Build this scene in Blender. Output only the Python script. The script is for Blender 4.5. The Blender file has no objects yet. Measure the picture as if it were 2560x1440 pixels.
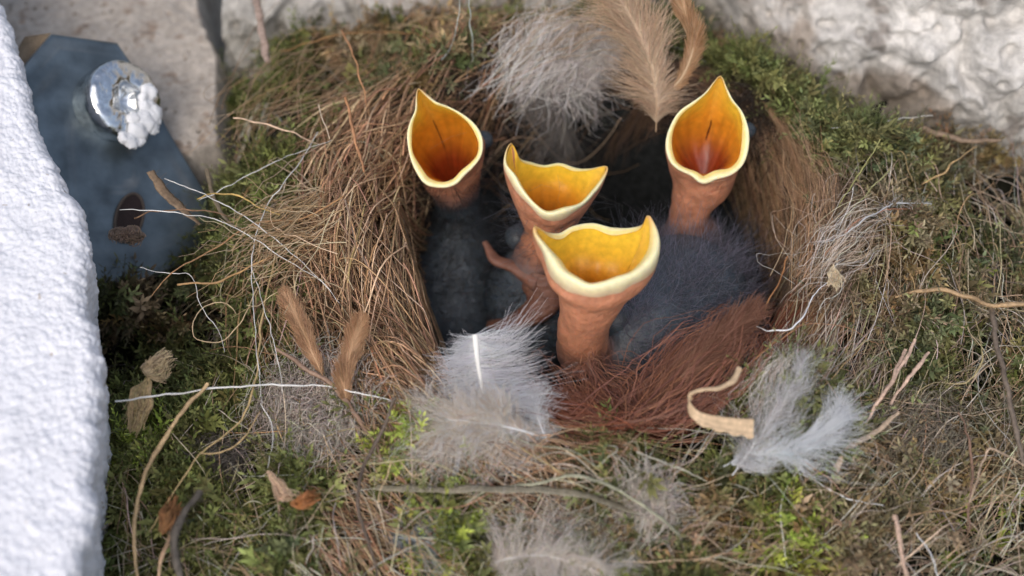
import bpy, math, random
import numpy as np
from mathutils import Vector
from mathutils.bvhtree import BVHTree

SC = bpy.context.scene
COL = SC.collection
rng = np.random.default_rng(11)
random.seed(4)

# ------------------------------------------------------------------ camera
TILT = math.radians(35)
D = 0.24
W = 0.16
FW = np.array([0, math.sin(TILT), -math.cos(TILT)])
UP = np.array([0, math.cos(TILT), math.sin(TILT)])
RT = np.array([1.0, 0, 0])
CAM = -FW * D
cd = bpy.data.cameras.new('camera'); co = bpy.data.objects.new('camera', cd); COL.objects.link(co)
co.location = CAM; co.rotation_euler = (TILT, 0, 0)
cd.sensor_width = 36; cd.lens = 36 * D / W; cd.clip_start = 0.005; cd.clip_end = 20
cd.dof.use_dof = True; cd.dof.focus_distance = D - 0.010; cd.dof.aperture_fstop = 12.5
SC.camera = co

# ------------------------------------------------------------------ light
wd = bpy.data.worlds.new('World'); SC.world = wd; wd.use_nodes = True
nt = wd.node_tree; bg = nt.nodes['Background']
sky = nt.nodes.new('ShaderNodeTexSky'); sky.sky_type = 'NISHITA'; sky.sun_disc = False
SUN_EL, SUN_AZ = math.radians(52), math.radians(205)   # azimuth from +Y, clockwise
sky.sun_elevation = SUN_EL; sky.sun_rotation = SUN_AZ
sky.air_density = 1.0; sky.dust_density = 4.0; sky.ozone_density = 1.0
hs = nt.nodes.new('ShaderNodeHueSaturation'); hs.inputs['Saturation'].default_value = .75   # overcast: the blue is washed out
nt.links.new(sky.outputs[0], hs.inputs['Color']); nt.links.new(hs.outputs[0], bg.inputs[0]); bg.inputs[1].default_value = 0.15
sl = bpy.data.lights.new('sun', 'SUN'); so = bpy.data.objects.new('sun', sl); COL.objects.link(so)
sl.energy = 0.55; sl.angle = math.radians(80); sl.color = (1.0, 0.98, 0.95)
sd = Vector((math.sin(SUN_AZ) * math.cos(SUN_EL), math.cos(SUN_AZ) * math.cos(SUN_EL), math.sin(SUN_EL)))
so.rotation_euler = sd.to_track_quat('Z', 'Y').to_euler()
so.location = sd * 2
SC.view_settings.view_transform = 'Standard'; SC.view_settings.look = 'None'
SC.view_settings.exposure = 0.38; SC.view_settings.gamma = 1; SC.view_settings.use_curve_mapping = False

# ------------------------------------------------------------------ helpers
def ray(px, py):
    px = np.asarray(px, float); py = np.asarray(py, float)
    a = (px - 1280) / 2560 * W / D; b = (720 - py) / 2560 * W / D
    return FW + a[..., None] * RT + b[..., None] * UP          # unit depth along the view axis

def Q(px, py, h=0.0):
    """point seen at a pixel, h metres nearer than the plane through the nest's middle"""
    return CAM + ray(px, py) * (D - np.asarray(h, float))[..., None]

def onplane(px, py, p0, n):
    r = ray(px, py); p0 = np.asarray(p0, float); n = np.asarray(n, float)
    t = ((p0 - CAM) @ n) / (r @ n)
    return CAM + r * t[..., None]

def P(px, py, z=0.0):
    r = ray(px, py)
    t = (np.asarray(z, float) - CAM[2]) / r[..., 2]
    return CAM + r * t[..., None]

def pix(p):
    p = np.asarray(p, float) - CAM
    d = p @ FW
    return 1280 + (p @ RT) / d * D / W * 2560, 720 - (p @ UP) / d * D / W * 2560

def hsh(i, j, k, s):
    n = (i * 374761393 + j * 668265263 + k * 2147483647 + s * 1274126177).astype(np.int64) & 0xffffffff
    n = ((n ^ (n >> 13)) * 1274126177) & 0xffffffff
    n = ((n ^ (n >> 16)) * 2246822519) & 0xffffffff
    return ((n ^ (n >> 15)) & 0xffffff) / float(0xffffff)

def vnoise(p, s=0):
    p = np.asarray(p, float); f = np.floor(p); i = f.astype(np.int64); u = p - f; u = u * u * (3 - 2 * u)
    o = 0
    for a in (0, 1):
        for b in (0, 1):
            for c in (0, 1):
                w = (u[..., 0] if a else 1 - u[..., 0]) * (u[..., 1] if b else 1 - u[..., 1]) * (u[..., 2] if c else 1 - u[..., 2])
                o = o + w * hsh(i[..., 0] + a, i[..., 1] + b, i[..., 2] + c, s)
    return o * 2 - 1

def fbm(p, s=0, octv=4):
    o = 0; a = 1; t = 0
    for k in range(octv):
        o = o + a * vnoise(p * 2.03 ** k, s + k * 7); t += a; a *= .5
    return o / t

def worley(p, s=0):
    i = np.floor(p).astype(np.int64); best = np.full(p.shape[:-1], 9.0)
    for a in (-1, 0, 1):
        for b in (-1, 0, 1):
            for c in (-1, 0, 1):
                I, J, K = i[..., 0] + a, i[..., 1] + b, i[..., 2] + c
                q = np.stack([I + hsh(I, J, K, s), J + hsh(I, J, K, s + 1), K + hsh(I, J, K, s + 2)], -1)
                best = np.minimum(best, ((p - q) ** 2).sum(-1))
    return np.sqrt(best)

def sstep(a, b, x):
    t = np.clip((x - a) / (b - a), 0, 1); return t * t * (3 - 2 * t)

def catmull(pts, n, closed=False):
    pts = np.asarray(pts, float); m = len(pts)
    if closed: ext = np.vstack([pts[-1], pts, pts[0], pts[1]]); segs = m
    else: ext = np.vstack([2 * pts[0] - pts[1], pts, 2 * pts[-1] - pts[-2]]); segs = m - 1
    out = []
    for s in range(segs):
        p0, p1, p2, p3 = ext[s:s + 4]
        for t in np.arange(12) / 12.0:
            out.append(.5 * (2 * p1 + (p2 - p0) * t + (2 * p0 - 5 * p1 + 4 * p2 - p3) * t * t + (3 * p1 - p0 - 3 * p2 + p3) * t ** 3))
    out.append(pts[0] if closed else pts[-1]); out = np.array(out)
    L = np.r_[0, np.cumsum(np.linalg.norm(np.diff(out[:, :3], axis=0), axis=1))]
    q = np.linspace(0, L[-1], n + 1)[:-1] if closed else np.linspace(0, L[-1], n)
    return np.stack([np.interp(q, L, out[:, c]) for c in range(out.shape[1])], -1)

def nrm(v):
    return v / (np.linalg.norm(v, axis=-1, keepdims=True) + 1e-12)

def mk(name, V, F, mat, parent=None, C=None, smooth=True):
    """V (n,3); F (m,4) or (m,3) or list of those; one mesh object"""
    Fs = F if isinstance(F, list) else [F]
    me = bpy.data.meshes.new(name)
    V = np.asarray(V, np.float32)
    me.vertices.add(len(V)); me.vertices.foreach_set('co', V.ravel())
    loops = np.concatenate([f.ravel() for f in Fs]).astype(np.int32)
    tot = np.concatenate([np.full(len(f), f.shape[1]) for f in Fs]).astype(np.int32)
    st = np.r_[0, np.cumsum(tot)[:-1]].astype(np.int32)
    me.loops.add(len(loops)); me.loops.foreach_set('vertex_index', loops)
    me.polygons.add(len(tot)); me.polygons.foreach_set('loop_start', st); me.polygons.foreach_set('loop_total', tot)
    me.update(calc_edges=True)
    if smooth: me.polygons.foreach_set('use_smooth', np.ones(len(tot), bool))
    if C is not None:
        C = np.asarray(C, np.float32)
        a = me.color_attributes.new('Col', 'FLOAT_COLOR', 'POINT')
        a.data.foreach_set('color', np.c_[np.clip(C, 0, 1), np.ones(len(C))].astype(np.float32).ravel())
    me.validate(clean_customdata=False)
    o = bpy.data.objects.new(name, me); COL.objects.link(o)
    if mat: me.materials.append(mat)
    if parent is not None:
        o.parent = parent
        o.location = [-v for v in parent['_o']] if '_o' in parent else (0, 0, 0)
    return o

def tag(o, label=None, cat=None, group=None, kind=None):
    if label: o['label'] = label
    if cat: o['category'] = cat
    if group: o['group'] = group
    if kind: o['kind'] = kind
    return o

def thing(name, label, cat, loc, group=None):
    o = bpy.data.objects.new(name, None); COL.objects.link(o)
    o.location = [float(v) for v in loc]; o.empty_display_size = .01
    o['_o'] = [float(v) for v in loc]
    return tag(o, label, cat, group)

def cat_mesh(parts):
    V = []; F3 = []; F4 = []; C = []; n = 0
    for v, f, c in parts:
        V.append(v); C.append(c)
        for g in (f if isinstance(f, list) else [f]):
            (F3 if g.shape[1] == 3 else F4).append(g + n)
        n += len(v)
    Fs = []
    if F4: Fs.append(np.vstack(F4))
    if F3: Fs.append(np.vstack(F3))
    return np.vstack(V), Fs, np.vstack(C)

def tubes(Pt, R, C, sides=3, flat=1.0, ref=None):
    """Pt (N,k,3), R (N,k) or scalar, C (N,3) or (N,k,3)"""
    N, k, _ = Pt.shape
    R = np.broadcast_to(np.asarray(R, float), (N, k)) if np.ndim(R) < 2 else R
    T = nrm(np.gradient(Pt, axis=1))
    if ref is None: ref = nrm(np.array([.13, .21, 1.0]))
    ref = np.broadcast_to(ref, T.shape)
    S = nrm(np.cross(T, ref)); U = np.cross(S, T)
    an = np.arange(sides) / sides * 2 * math.pi + .3
    V = Pt[:, :, None] + R[:, :, None, None] * (np.cos(an)[None, None, :, None] * S[:, :, None] + flat * np.sin(an)[None, None, :, None] * U[:, :, None])
    idx = np.arange(N * k * sides).reshape(N, k, sides)
    a = idx[:, :-1]; b = idx[:, 1:]
    F = np.stack([a, np.roll(a, -1, 2), np.roll(b, -1, 2), b], -1).reshape(-1, 4)
    C = np.asarray(C, float)
    if C.ndim == 1: C = np.broadcast_to(C, (N, 3))
    if C.ndim == 2: C = np.broadcast_to(C[:, None], (N, k, 3))
    Cv = np.broadcast_to(C[:, :, None], (N, k, sides, 3)).reshape(-1, 3)
    return V.reshape(-1, 3), F, Cv

# ------------------------------------------------------------------ materials
def mat(name, col=None, attr=False, rough=.6, metal=0, sss=0, sssr=(1, .4, .2), sscale=.002, spec=.5, noise=None, bump=None, sheen=0, trans=0):
    m = bpy.data.materials.new(name); m.use_nodes = True
    t = m.node_tree; b = t.nodes['Principled BSDF']
    b.inputs['Roughness'].default_value = rough; b.inputs['Metallic'].default_value = metal
    b.inputs['Specular IOR Level'].default_value = spec
    if sss:
        b.inputs['Subsurface Weight'].default_value = sss; b.inputs['Subsurface Radius'].default_value = sssr
        b.inputs['Subsurface Scale'].default_value = sscale
    src = None
    if attr:
        a = t.nodes.new('ShaderNodeAttribute'); a.attribute_name = 'Col'; src = a.outputs['Color']
    elif col: b.inputs['Base Color'].default_value = (*col, 1)
    tc = t.nodes.new('ShaderNodeTexCoord')
    if noise:      # (scale, detail, amount lo, hi)
        n = t.nodes.new('ShaderNodeTexNoise'); n.inputs['Scale'].default_value = noise[0]; n.inputs['Detail'].default_value = noise[1]
        t.links.new(tc.outputs['Object'], n.inputs['Vector'])
        mr = t.nodes.new('ShaderNodeMapRange'); mr.inputs[1].default_value = .3; mr.inputs[2].default_value = .7
        mr.inputs[3].default_value = noise[2]; mr.inputs[4].default_value = noise[3]
        t.links.new(n.outputs[0], mr.inputs[0])
        mx = t.nodes.new('ShaderNodeMix'); mx.data_type = 'RGBA'; mx.blend_type = 'MULTIPLY'; mx.inputs[0].default_value = 1
        cmb = t.nodes.new('ShaderNodeCombineColor')
        for q in range(3): t.links.new(mr.outputs[0], cmb.inputs[q])
        if src is not None: t.links.new(src, mx.inputs[6])
        else: mx.inputs[6].default_value = (*col, 1)
        t.links.new(cmb.outputs[0], mx.inputs[7]); src = mx.outputs[2]
    if src is not None: t.links.new(src, b.inputs['Base Color'])
    if bump:       # (scale, strength, distance)
        n = t.nodes.new('ShaderNodeTexNoise'); n.inputs['Scale'].default_value = bump[0]; n.inputs['Detail'].default_value = 5
        t.links.new(tc.outputs['Object'], n.inputs['Vector'])
        bp = t.nodes.new('ShaderNodeBump'); bp.inputs['Strength'].default_value = bump[1]; bp.inputs['Distance'].default_value = bump[2]
        t.links.new(n.outputs[0], bp.inputs['Height']); t.links.new(bp.outputs[0], b.inputs['Normal'])
    if trans:
        tr = t.nodes.new('ShaderNodeBsdfTranslucent'); ms = t.nodes.new('ShaderNodeMixShader'); ms.inputs[0].default_value = trans
        if src is not None: t.links.new(src, tr.inputs[0])
        elif col: tr.inputs[0].default_value = (*col, 1)
        out = t.nodes['Material Output']
        t.links.new(b.outputs[0], ms.inputs[1]); t.links.new(tr.outputs[0], ms.inputs[2]); t.links.new(ms.outputs[0], out.inputs[0])
    return m

M_fib = mat('dry_fibre', attr=True, rough=.55, noise=(1800, 2, .72, 1.2), trans=.12)
M_moss = mat('moss', attr=True, rough=.6, trans=.3, spec=.3)
M_soil = mat('nest_core', attr=True, rough=.95, noise=(900, 4, .5, 1.3), bump=(1500, .8, .0006), spec=.1)
M_down = mat('feather_down', attr=True, rough=.7, trans=.5, spec=.2)
M_quill = mat('feather_quill', attr=True, rough=.35, trans=.25)
M_hair = mat('animal_hair', attr=True, rough=.4, trans=.1)
M_skin = mat('nestling_skin', attr=True, rough=.5, sss=.38, sscale=.0015, noise=(700, 4, .78, 1.12), bump=(900, .6, .0006))
M_mouth = mat('mouth_lining', attr=True, rough=.36, sss=.25, sssr=(1, .6, .2), sscale=.0018, noise=(900, 4, .85, 1.1), bump=(1800, .2, .0002))
M_flange = mat('gape_flange', attr=True, rough=.42, sss=.5, sssr=(1, .7, .3), sscale=.001, noise=(1100, 3, .9, 1.06))
M_lid = mat('eyelid_skin', attr=True, rough=.4, sss=.3, sscale=.001, bump=(2500, .3, .0002))
M_plaster = mat('white_render', attr=True, rough=.85, noise=(500, 5, .93, 1.03), bump=(3500, .35, .0002), sss=.15, sssr=(1, 1, 1), sscale=.0006)
M_conc = mat('concrete', attr=True, rough=.9, noise=(700, 6, .75, 1.15), bump=(2200, .6, .0003))
M_stone = mat('limestone', attr=True, rough=.9, noise=(600, 6, .7, 1.2), bump=(1400, .7, .0005))
M_plate = mat('zinc_plate', attr=True, rough=.38, metal=.9, noise=(260, 6, .7, 1.25), bump=(900, .15, .0003))
M_bolt = mat('bright_steel', (.72, .74, .75), rough=.16, metal=1.0, noise=(900, 4, .75, 1.1), bump=(700, .35, .0006))
M_wood = mat('wood_shaving', attr=True, rough=.6, trans=.15, noise=(1500, 3, .8, 1.12))

# ------------------------------------------------------------------ nest surface
c0 = P(1490, 640, 0.0); CX, CY = float(c0[0]), float(c0[1])
RA, RB = .0315, .0335
def polar(x, y):
    return np.hypot((x - CX) / RA, (y - CY) / RB), np.arctan2((y - CY) / RB, (x - CX) / RA)

wall_px = [(300, 40), (560, 70), (900, 95), (1250, 60), (1500, 30), (1760, 30), (1900, 130), (2000, 250), (2200, 310), (2400, 350), (2700, 400)]
wall_pt = np.array([P(a, b, .002) for a, b in wall_px])

def H(x, y):
    r, ph = polar(x, y)
    w = 1 + .05 * np.sin(3 * ph + 1) + .03 * np.sin(5 * ph)
    r = r / w
    cup = -.036 * (1 - np.clip(r, 0, 1) ** 5)
    rim = .005 * np.exp(-((r - 1.22) / .2) ** 2) * (r > .0)
    out = -.0055 * np.clip(r - 1.35, 0, 4)
    nz = fbm(np.stack([x * 90, y * 90, 0 * x], -1), 3, 3) * .0035 * sstep(.9, 1.3, r)
    left = -.012 * sstep(-.040, -.056, x) * sstep(-.022, -.004, y)
    return cup + rim + out + nz + left

def surf(px, py, lift=0.0, floor=None):
    z = np.zeros(np.shape(px)); px = np.asarray(px, float); py = np.asarray(py, float)
    for _ in range(7):
        p = P(px, py, z); h_ = H(p[..., 0], p[..., 1]); h_ = h_ if floor is None else np.maximum(h_, floor); z = .4 * z + .6 * (h_ + lift)
    return P(px, py, z)

NEST = thing('bird_nest', 'moss and rootlet cup nest holding four gaping nestlings', 'nest', (CX, CY, -.036))

gx, gy = np.meshgrid(np.linspace(-.10, .10, 300), np.linspace(-.085, .075, 260))
gz = H(gx, gy) - .0025 + fbm(np.stack([gx * 400, gy * 400, 0 * gx], -1), 9, 3) * .0015
V = np.stack([gx, gy, gz], -1).reshape(-1, 3)
idx = np.arange(len(V)).reshape(gx.shape)
F = np.stack([idx[:-1, :-1], idx[:-1, 1:], idx[1:, 1:], idx[1:, :-1]], -1).reshape(-1, 4)
rr, _ = polar(V[:, 0], V[:, 1])
cc = np.where((rr < 1.05)[:, None], [[.022, .024, .024]], [[.018, .018, .012]])
mk('nest_cup', V, F, M_soil, NEST, cc)

def lin(r, g, b):
    c = np.array([r, g, b]) / 255.0
    return np.where(c <= .04045, c / 12.92, ((c + .055) / 1.055) ** 2.4)

def inframe(x, y, z=0, m=150):
    p = np.stack([x, y, np.zeros_like(x) + z], -1); a, b = pix(p)
    return a, b

def keep(a, b):
    """outside of the plaster, plate and concrete area"""
    edge = np.interp(b, [0, 120, 400, 500, 590, 650, 700, 960, 1440], [560, 560, 530, 470, 330, 230, 200, 220, 200])
    return (a > edge)

def jit(c, n, amt=.2, hue=.06):
    c = np.atleast_2d(c)
    return np.clip(c * (1 + rng.normal(0, amt, (n, 1))) * (1 + rng.normal(0, hue, (n, 3))), .004, 1)

def fibres(x0, y0, ang, L, k, curl, layer, rad, col, wob=.0006, arch=0.0, bend=None, tangential=0.0):
    """grow fibres over the nest's surface"""
    N = len(x0); st = (L / (k - 1))
    x, y, a = x0.copy(), y0.copy(), ang.copy(); X = [x.copy()]; Y = [y.copy()]
    ca = rng.normal(0, curl, N); 
    for i in range(k - 1):
        ca = ca * .8 + rng.normal(0, curl, N) * .6
        if tangential:
            _, ph = polar(x, y); ta = ph + math.pi / 2
            dlt = np.angle(np.exp(1j * (ta - a))); dlt = np.where(np.abs(dlt) > math.pi / 2, np.angle(np.exp(1j * (dlt + math.pi))), dlt)
            a = a + dlt * tangential
        a = a + ca
        x = x + np.cos(a) * st; y = y + np.sin(a) * st; X.append(x.copy()); Y.append(y.copy())
    X = np.stack(X, 1); Y = np.stack(Y, 1)
    t = np.linspace(0, 1, k)[None]
    Z = H(X, Y) + layer[:, None] + wob * np.sin(t * rng.uniform(3, 12, (N, 1)) + rng.uniform(0, 6, (N, 1))) + arch * np.sin(t * math.pi) * rng.uniform(0, 1, (N, 1))
    R = rad[:, None] * (1 - .55 * t ** 2)
    return tubes(np.stack([X, Y, Z], -1), R, col)

# -- rootlet lining (left half of the cup)
def ringpts(N, p0, p1, r0, r1):
    ph = rng.uniform(math.radians(p0), math.radians(p1), N); r = rng.uniform(r0, r1, N)
    return CX + RA * r * np.cos(ph), CY + RB * r * np.sin(ph), ph

parts = []
TAN = np.array([lin(190, 154, 118), lin(164, 128, 96), lin(212, 182, 146), lin(142, 110, 82), lin(184, 144, 110)])
for (N, p0, p1, r0, r1, jt, Lr) in ((1250, 128, 262, 1.0, 1.5, .26, (.014, .034)), (330, 105, 175, 1.05, 1.7, .8, (.008, .022)), (240, 125, 250, 1.35, 1.8, .5, (.012, .03)), (260, 195, 255, 1.05, 1.3, .35, (.012, .026)), (450, 110, 250, .9, 1.08, .25, (.012, .03)), (90, 240, 320, .96, 1.06, .35, (.008, .014))):
    x, y, ph = ringpts(N, p0, p1, r0, r1)
    a = ph + math.pi / 2 * rng.choice([-1, 1], N) + rng.normal(0, jt, N)
    L = rng.uniform(*Lr, N)
    ly = rng.uniform(-.002, .0055, N)
    r_, _ = polar(x, y)
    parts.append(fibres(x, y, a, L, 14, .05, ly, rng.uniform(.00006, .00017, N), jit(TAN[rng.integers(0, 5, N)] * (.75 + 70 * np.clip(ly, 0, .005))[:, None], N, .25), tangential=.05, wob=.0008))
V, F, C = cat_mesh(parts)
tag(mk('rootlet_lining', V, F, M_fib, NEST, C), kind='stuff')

# -- fine hair lining on the right and rear
parts = []
HB = np.array([lin(170, 134, 100), lin(146, 112, 82), lin(190, 156, 122), lin(124, 96, 74)])
for (N, p0, p1, r0, r1, R_) in ((1500, -55, 55, .93, 1.2, .00004), (500, -60, 50, 1.0, 1.25, .00006), (700, 50, 120, .98, 1.2, .00004), (700, 225, 320, .80, 1.02, .00006)):
    x, y, ph = ringpts(N, p0, p1, r0, r1)
    a = ph + math.pi / 2 + rng.normal(0, .16, N)
    cols = HB[rng.integers(0, 4, N)]
    if p0 == 225: cols = np.array([lin(140, 72, 48), lin(112, 58, 42), lin(160, 92, 62)])[rng.integers(0, 3, N)]
    if p0 == 50: cols = np.array([lin(110, 95, 85), lin(90, 78, 72), lin(130, 104, 84)])[rng.integers(0, 3, N)]
    parts.append(fibres(x, y, a, rng.uniform(.010, .026, N), 12, .02, rng.uniform(-.0005, .0025, N), np.full(N, R_) * rng.uniform(.7, 1.5, N), jit(cols, N), tangential=.2, wob=.0004))
V, F, C = cat_mesh(parts)
tag(mk('hair_lining', V, F, M_hair, NEST, C), kind='stuff')

# -- moss
def moss(x, y, lift, L, m, leaf, col, spread=1.0, lean=.9):
    N = len(x)
    b = np.stack([x, y, H(x, y) + lift], -1)
    d = nrm(np.stack([rng.normal(0, lean, N), rng.normal(0, lean, N), rng.uniform(.25, 1.0, N)], -1))
    bend = nrm(rng.normal(0, 1, (N, 3))) * .45
    t = (np.arange(m) + .5) / m
    stem = b[:, None] + (d[:, None] * t[None, :, None] + bend[:, None] * (t ** 2)[None, :, None]) * L[:, None, None]
    T = nrm(d[:, None] + 2 * bend[:, None] * t[None, :, None])
    s1 = nrm(np.cross(T, nrm(np.array([.3, .2, 1])))); s2 = np.cross(s1, T)
    an = np.arange(m)[None] * 2.4 + rng.uniform(0, 6.28, (N, 1))
    o = np.cos(an)[..., None] * s1 + np.sin(an)[..., None] * s2
    tng = -np.sin(an)[..., None] * s1 + np.cos(an)[..., None] * s2
    ll = leaf[:, None] * (1.15 - .6 * t[None]) * rng.uniform(.7, 1.3, (N, m))
    ax = nrm(o * spread + T * rng.uniform(.3, .9, (N, m, 1)))
    p0 = stem; pm = stem + ax * ll[..., None] * .5
    w = tng * (ll * .2)[..., None]
    tip = stem + ax * ll[..., None] + T * (ll * .25)[..., None]
    V = np.stack([p0, pm - w, tip, pm + w], 2)
    idx = np.arange(N * m * 4).reshape(-1, 4)
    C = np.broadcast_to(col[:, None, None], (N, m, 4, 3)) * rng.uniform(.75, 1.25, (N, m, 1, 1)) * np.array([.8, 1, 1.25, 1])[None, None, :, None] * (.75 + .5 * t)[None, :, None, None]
    sv, sf, sc = tubes(np.concatenate([b[:, None], stem], 1)[:, ::2], .00005, col * .7)
    return cat_mesh([(V.reshape(-1, 3), idx, C.reshape(-1, 3)), (sv, sf, sc)])

G_GREEN = lin(132, 136, 82); G_DARK = lin(98, 102, 68); G_BR = lin(140, 118, 78); G_TAN = lin(170, 148, 114); G_GREY = lin(120, 128, 108); G_LIME = lin(172, 186, 88)
N = 42000
x = rng.uniform(-.085, .092, N); y = rng.uniform(-.066, .064, N)
a, b = inframe(x, y)
r, ph = polar(x, y)
wy = np.interp(x, wall_pt[:, 0], wall_pt[:, 1])
dens = fbm(np.stack([x * 130, y * 130, 0 * x + 5], -1), 21, 3)
rmin = np.where(np.cos(ph) < -.2, 1.5, 1.18)
rmin = np.where(np.sin(ph) > .6, 1.2, rmin)
rmin = np.where(np.sin(ph) < -.6, 1.12, rmin)
ok = keep(a, b) & (r > rmin) & (y < wy + .003) & (a < 2720) & (b > -100) & (b < 1560) & (dens > -.16)
x, y, a, b, dens = x[ok], y[ok], a[ok], b[ok], dens[ok]; N = len(x)
g = fbm(np.stack([x * 70, y * 70, 0 * x], -1), 33, 3)
g2 = fbm(np.stack([x * 200, y * 200, 0 * x], -1), 43, 2)
leftness = sstep(1300, 500, a)
greenp = g + .25 * leftness + .35 * (b > 1000) * (a < 1900) * .5 + g2 * .5
col = np.where((greenp > .10)[:, None], G_GREEN, np.where((greenp > -.12)[:, None], G_DARK * 1.2, np.where((g2 > 0)[:, None], G_BR, G_TAN)))
right = sstep(1700, 2300, a)[:, None] * .35
col = col * (1 - right) + right * np.where((g2 > .1)[:, None], G_TAN * .9, G_GREY)
spots = [(1020, 1130, 85, G_LIME), (1235, 1300, 70, G_LIME), (1420, 1110, 120, G_GREEN), (1350, 1060, 60, G_GREEN), (1100, 1415, 70, G_LIME), (340, 1090, 50, G_LIME), (1960, 1400, 80, G_LIME), (2500, 1300, 70, G_LIME * .9), (2350, 660, 60, G_GREEN), (1970, 1240, 60, G_GREEN), (920, 1050, 40, G_GREEN), (1870, 130, 60, G_GREEN), (1440, 1330, 60, G_GREEN), (600, 1360, 110, G_GREEN), (560, 830, 110, G_GREEN * .9), (2440, 900, 90, G_GREEN * .7), (1880, 940, 50, G_GREEN), (640, 700, 80, G_GREEN)]
for sx, sy, sr, sc in spots:
    wgt = np.exp(-((a - sx) ** 2 + (b - sy) ** 2) / (sr ** 2))
    hit = rng.uniform(0, 1, N) < wgt * 1.1
    col[hit] = sc
pit_ = (a < 540) & (b < 920) & (rng.uniform(0, 1, N) < .85); col[pit_] = col[pit_] * .45     # deep shadow beside the bracket, painted into the moss colour
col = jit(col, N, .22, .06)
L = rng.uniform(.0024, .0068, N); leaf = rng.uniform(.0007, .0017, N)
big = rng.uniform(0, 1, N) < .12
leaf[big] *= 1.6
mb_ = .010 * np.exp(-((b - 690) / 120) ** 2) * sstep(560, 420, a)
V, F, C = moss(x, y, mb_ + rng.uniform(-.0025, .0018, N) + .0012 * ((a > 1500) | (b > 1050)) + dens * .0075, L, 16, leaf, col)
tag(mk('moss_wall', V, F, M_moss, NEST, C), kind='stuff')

# -- loose grass and root litter woven through the moss
N = 3600
x = rng.uniform(-.085, .092, N); y = rng.uniform(-.066, .06, N); a, b = inframe(x, y); r, ph = polar(x, y)
wy = np.interp(x, wall_pt[:, 0], wall_pt[:, 1])
ok = keep(a - 30, b) & (r > 1.12) & (y < wy)
x, y, a, b, ph, r = x[ok], y[ok], a[ok], b[ok], ph[ok], r[ok]; N = len(x)
pal = np.array([lin(176, 150, 118), lin(140, 118, 92), lin(200, 178, 148), lin(120, 108, 90), lin(210, 198, 176), lin(100, 92, 76), lin(160, 158, 142)])
col = jit(pal[rng.integers(0, 7, N)] * .85, N, .25)
ang = np.where(rng.uniform(0, 1, N) < .6, ph + math.pi / 2 + rng.normal(0, .5, N), rng.uniform(0, 6.28, N))
V1 = fibres(x, y, ang, rng.uniform(.004, .017, N) * np.where(a < 700, .8, 1), 10, .07, rng.uniform(-.001, .003, N), rng.uniform(.00003, .00011, N), col, wob=.0007, arch=.0015)
sel = rng.uniform(0, 1, N) < .12
V2 = fibres(x[sel], y[sel], ang[sel], rng.uniform(.006, .02, sel.sum()), 8, .05, rng.uniform(-.001, .002, sel.sum()), rng.uniform(.00015, .0004, sel.sum()), col[sel] * .8)
# lower-left bundle of pale stalks, running down to the right
n3 = 110; p = surf(rng.uniform(700, 960, n3), rng.uniform(1190, 1400, n3))
V3 = fibres(p[:, 0], p[:, 1], rng.normal(-.85, .2, n3), rng.uniform(.012, .026, n3), 10, .03, rng.uniform(.001, .004, n3), rng.uniform(.00007, .00018, n3), jit(TAN[rng.integers(0, 5, n3)], n3))
n4 = 260; p = surf(rng.uniform(1950, 2300, n4), rng.uniform(850, 1200, n4))
V4 = fibres(p[:, 0], p[:, 1], rng.normal(1.05, .25, n4), rng.uniform(.008, .02, n4), 10, .04, rng.uniform(.001, .004, n4), rng.uniform(.00004, .00013, n4), jit(lin(196, 176, 158)[None], n4))
n5 = 3400; p = surf(rng.uniform(300, 2650, n5), rng.uniform(500, 1500, n5)); aa, bb = pix(p); r5, ph5 = polar(p[:, 0], p[:, 1])
o5 = keep(aa - 40, bb) & (r5 > 1.3) & ((aa > 1900) | (bb > 1080) | (rng.uniform(0, 1, n5) < .2)); p = p[o5]; ph5 = ph5[o5]; n5 = len(p)
V5 = fibres(p[:, 0], p[:, 1], np.where(rng.uniform(0, 1, n5) < .5, ph5 + 1.57, rng.uniform(0, 6.28, n5)), rng.uniform(.004, .02, n5), 14, .07, rng.uniform(.002, .0065, n5), rng.uniform(.00004, .0001, n5), jit(np.array([lin(214, 204, 186), lin(200, 180, 150), lin(190, 160, 124)])[rng.integers(0, 3, n5)], n5), arch=.002)
V, F, C = cat_mesh([V1, V2, V3, V4, V5])
tag(mk('grass_litter', V, F, M_fib, NEST, C), kind='stuff')

# -- grey felted wool in the lower-left wall
def wool(name, cx, cy, rx, ry, N, col, lift=.0035, rad=.00006, parent=NEST):
    th = rng.uniform(0, 6.28, N); q = np.sqrt(rng.uniform(0, 1, N)); p = surf(cx + rx * q * np.cos(th) * rng.uniform(.6, 1.5, N), cy + ry * q * np.sin(th) * rng.uniform(.6, 1.5, N))
    return fibres(p[:, 0], p[:, 1], rng.uniform(0, 6.28, N), rng.uniform(.002, .007, N), 10, .35, rng.uniform(-.001, .003, N) + lift, np.full(N, rad), jit(col[None], N, .15, .03), wob=.0008)
wl = [wool('w', 790, 1060, 115, 105, 1900, lin(226, 216, 206)), wool('w', 1610, 1320, 42, 40, 700, lin(232, 224, 214), .005), wool('w', 2300, 1130, 110, 100, 700, lin(178, 168, 150)), wool('w', 560, 1180, 50, 40, 500, lin(140, 132, 122)),
      wool('w', 2060, 640, 60, 130, 1000, lin(168, 146, 122)), wool('w', 1240, 170, 130, 60, 700, lin(118, 98, 84), .002), wool('w', 1160, 250, 150, 60, 700, lin(90, 80, 74), .001), wool('w', 1900, 250, 90, 110, 1200, lin(92, 82, 74), .001)]
V, F, C = cat_mesh(wl)
tag(mk('felted_wool', V, F, M_down, NEST, C), kind='stuff')

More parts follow.
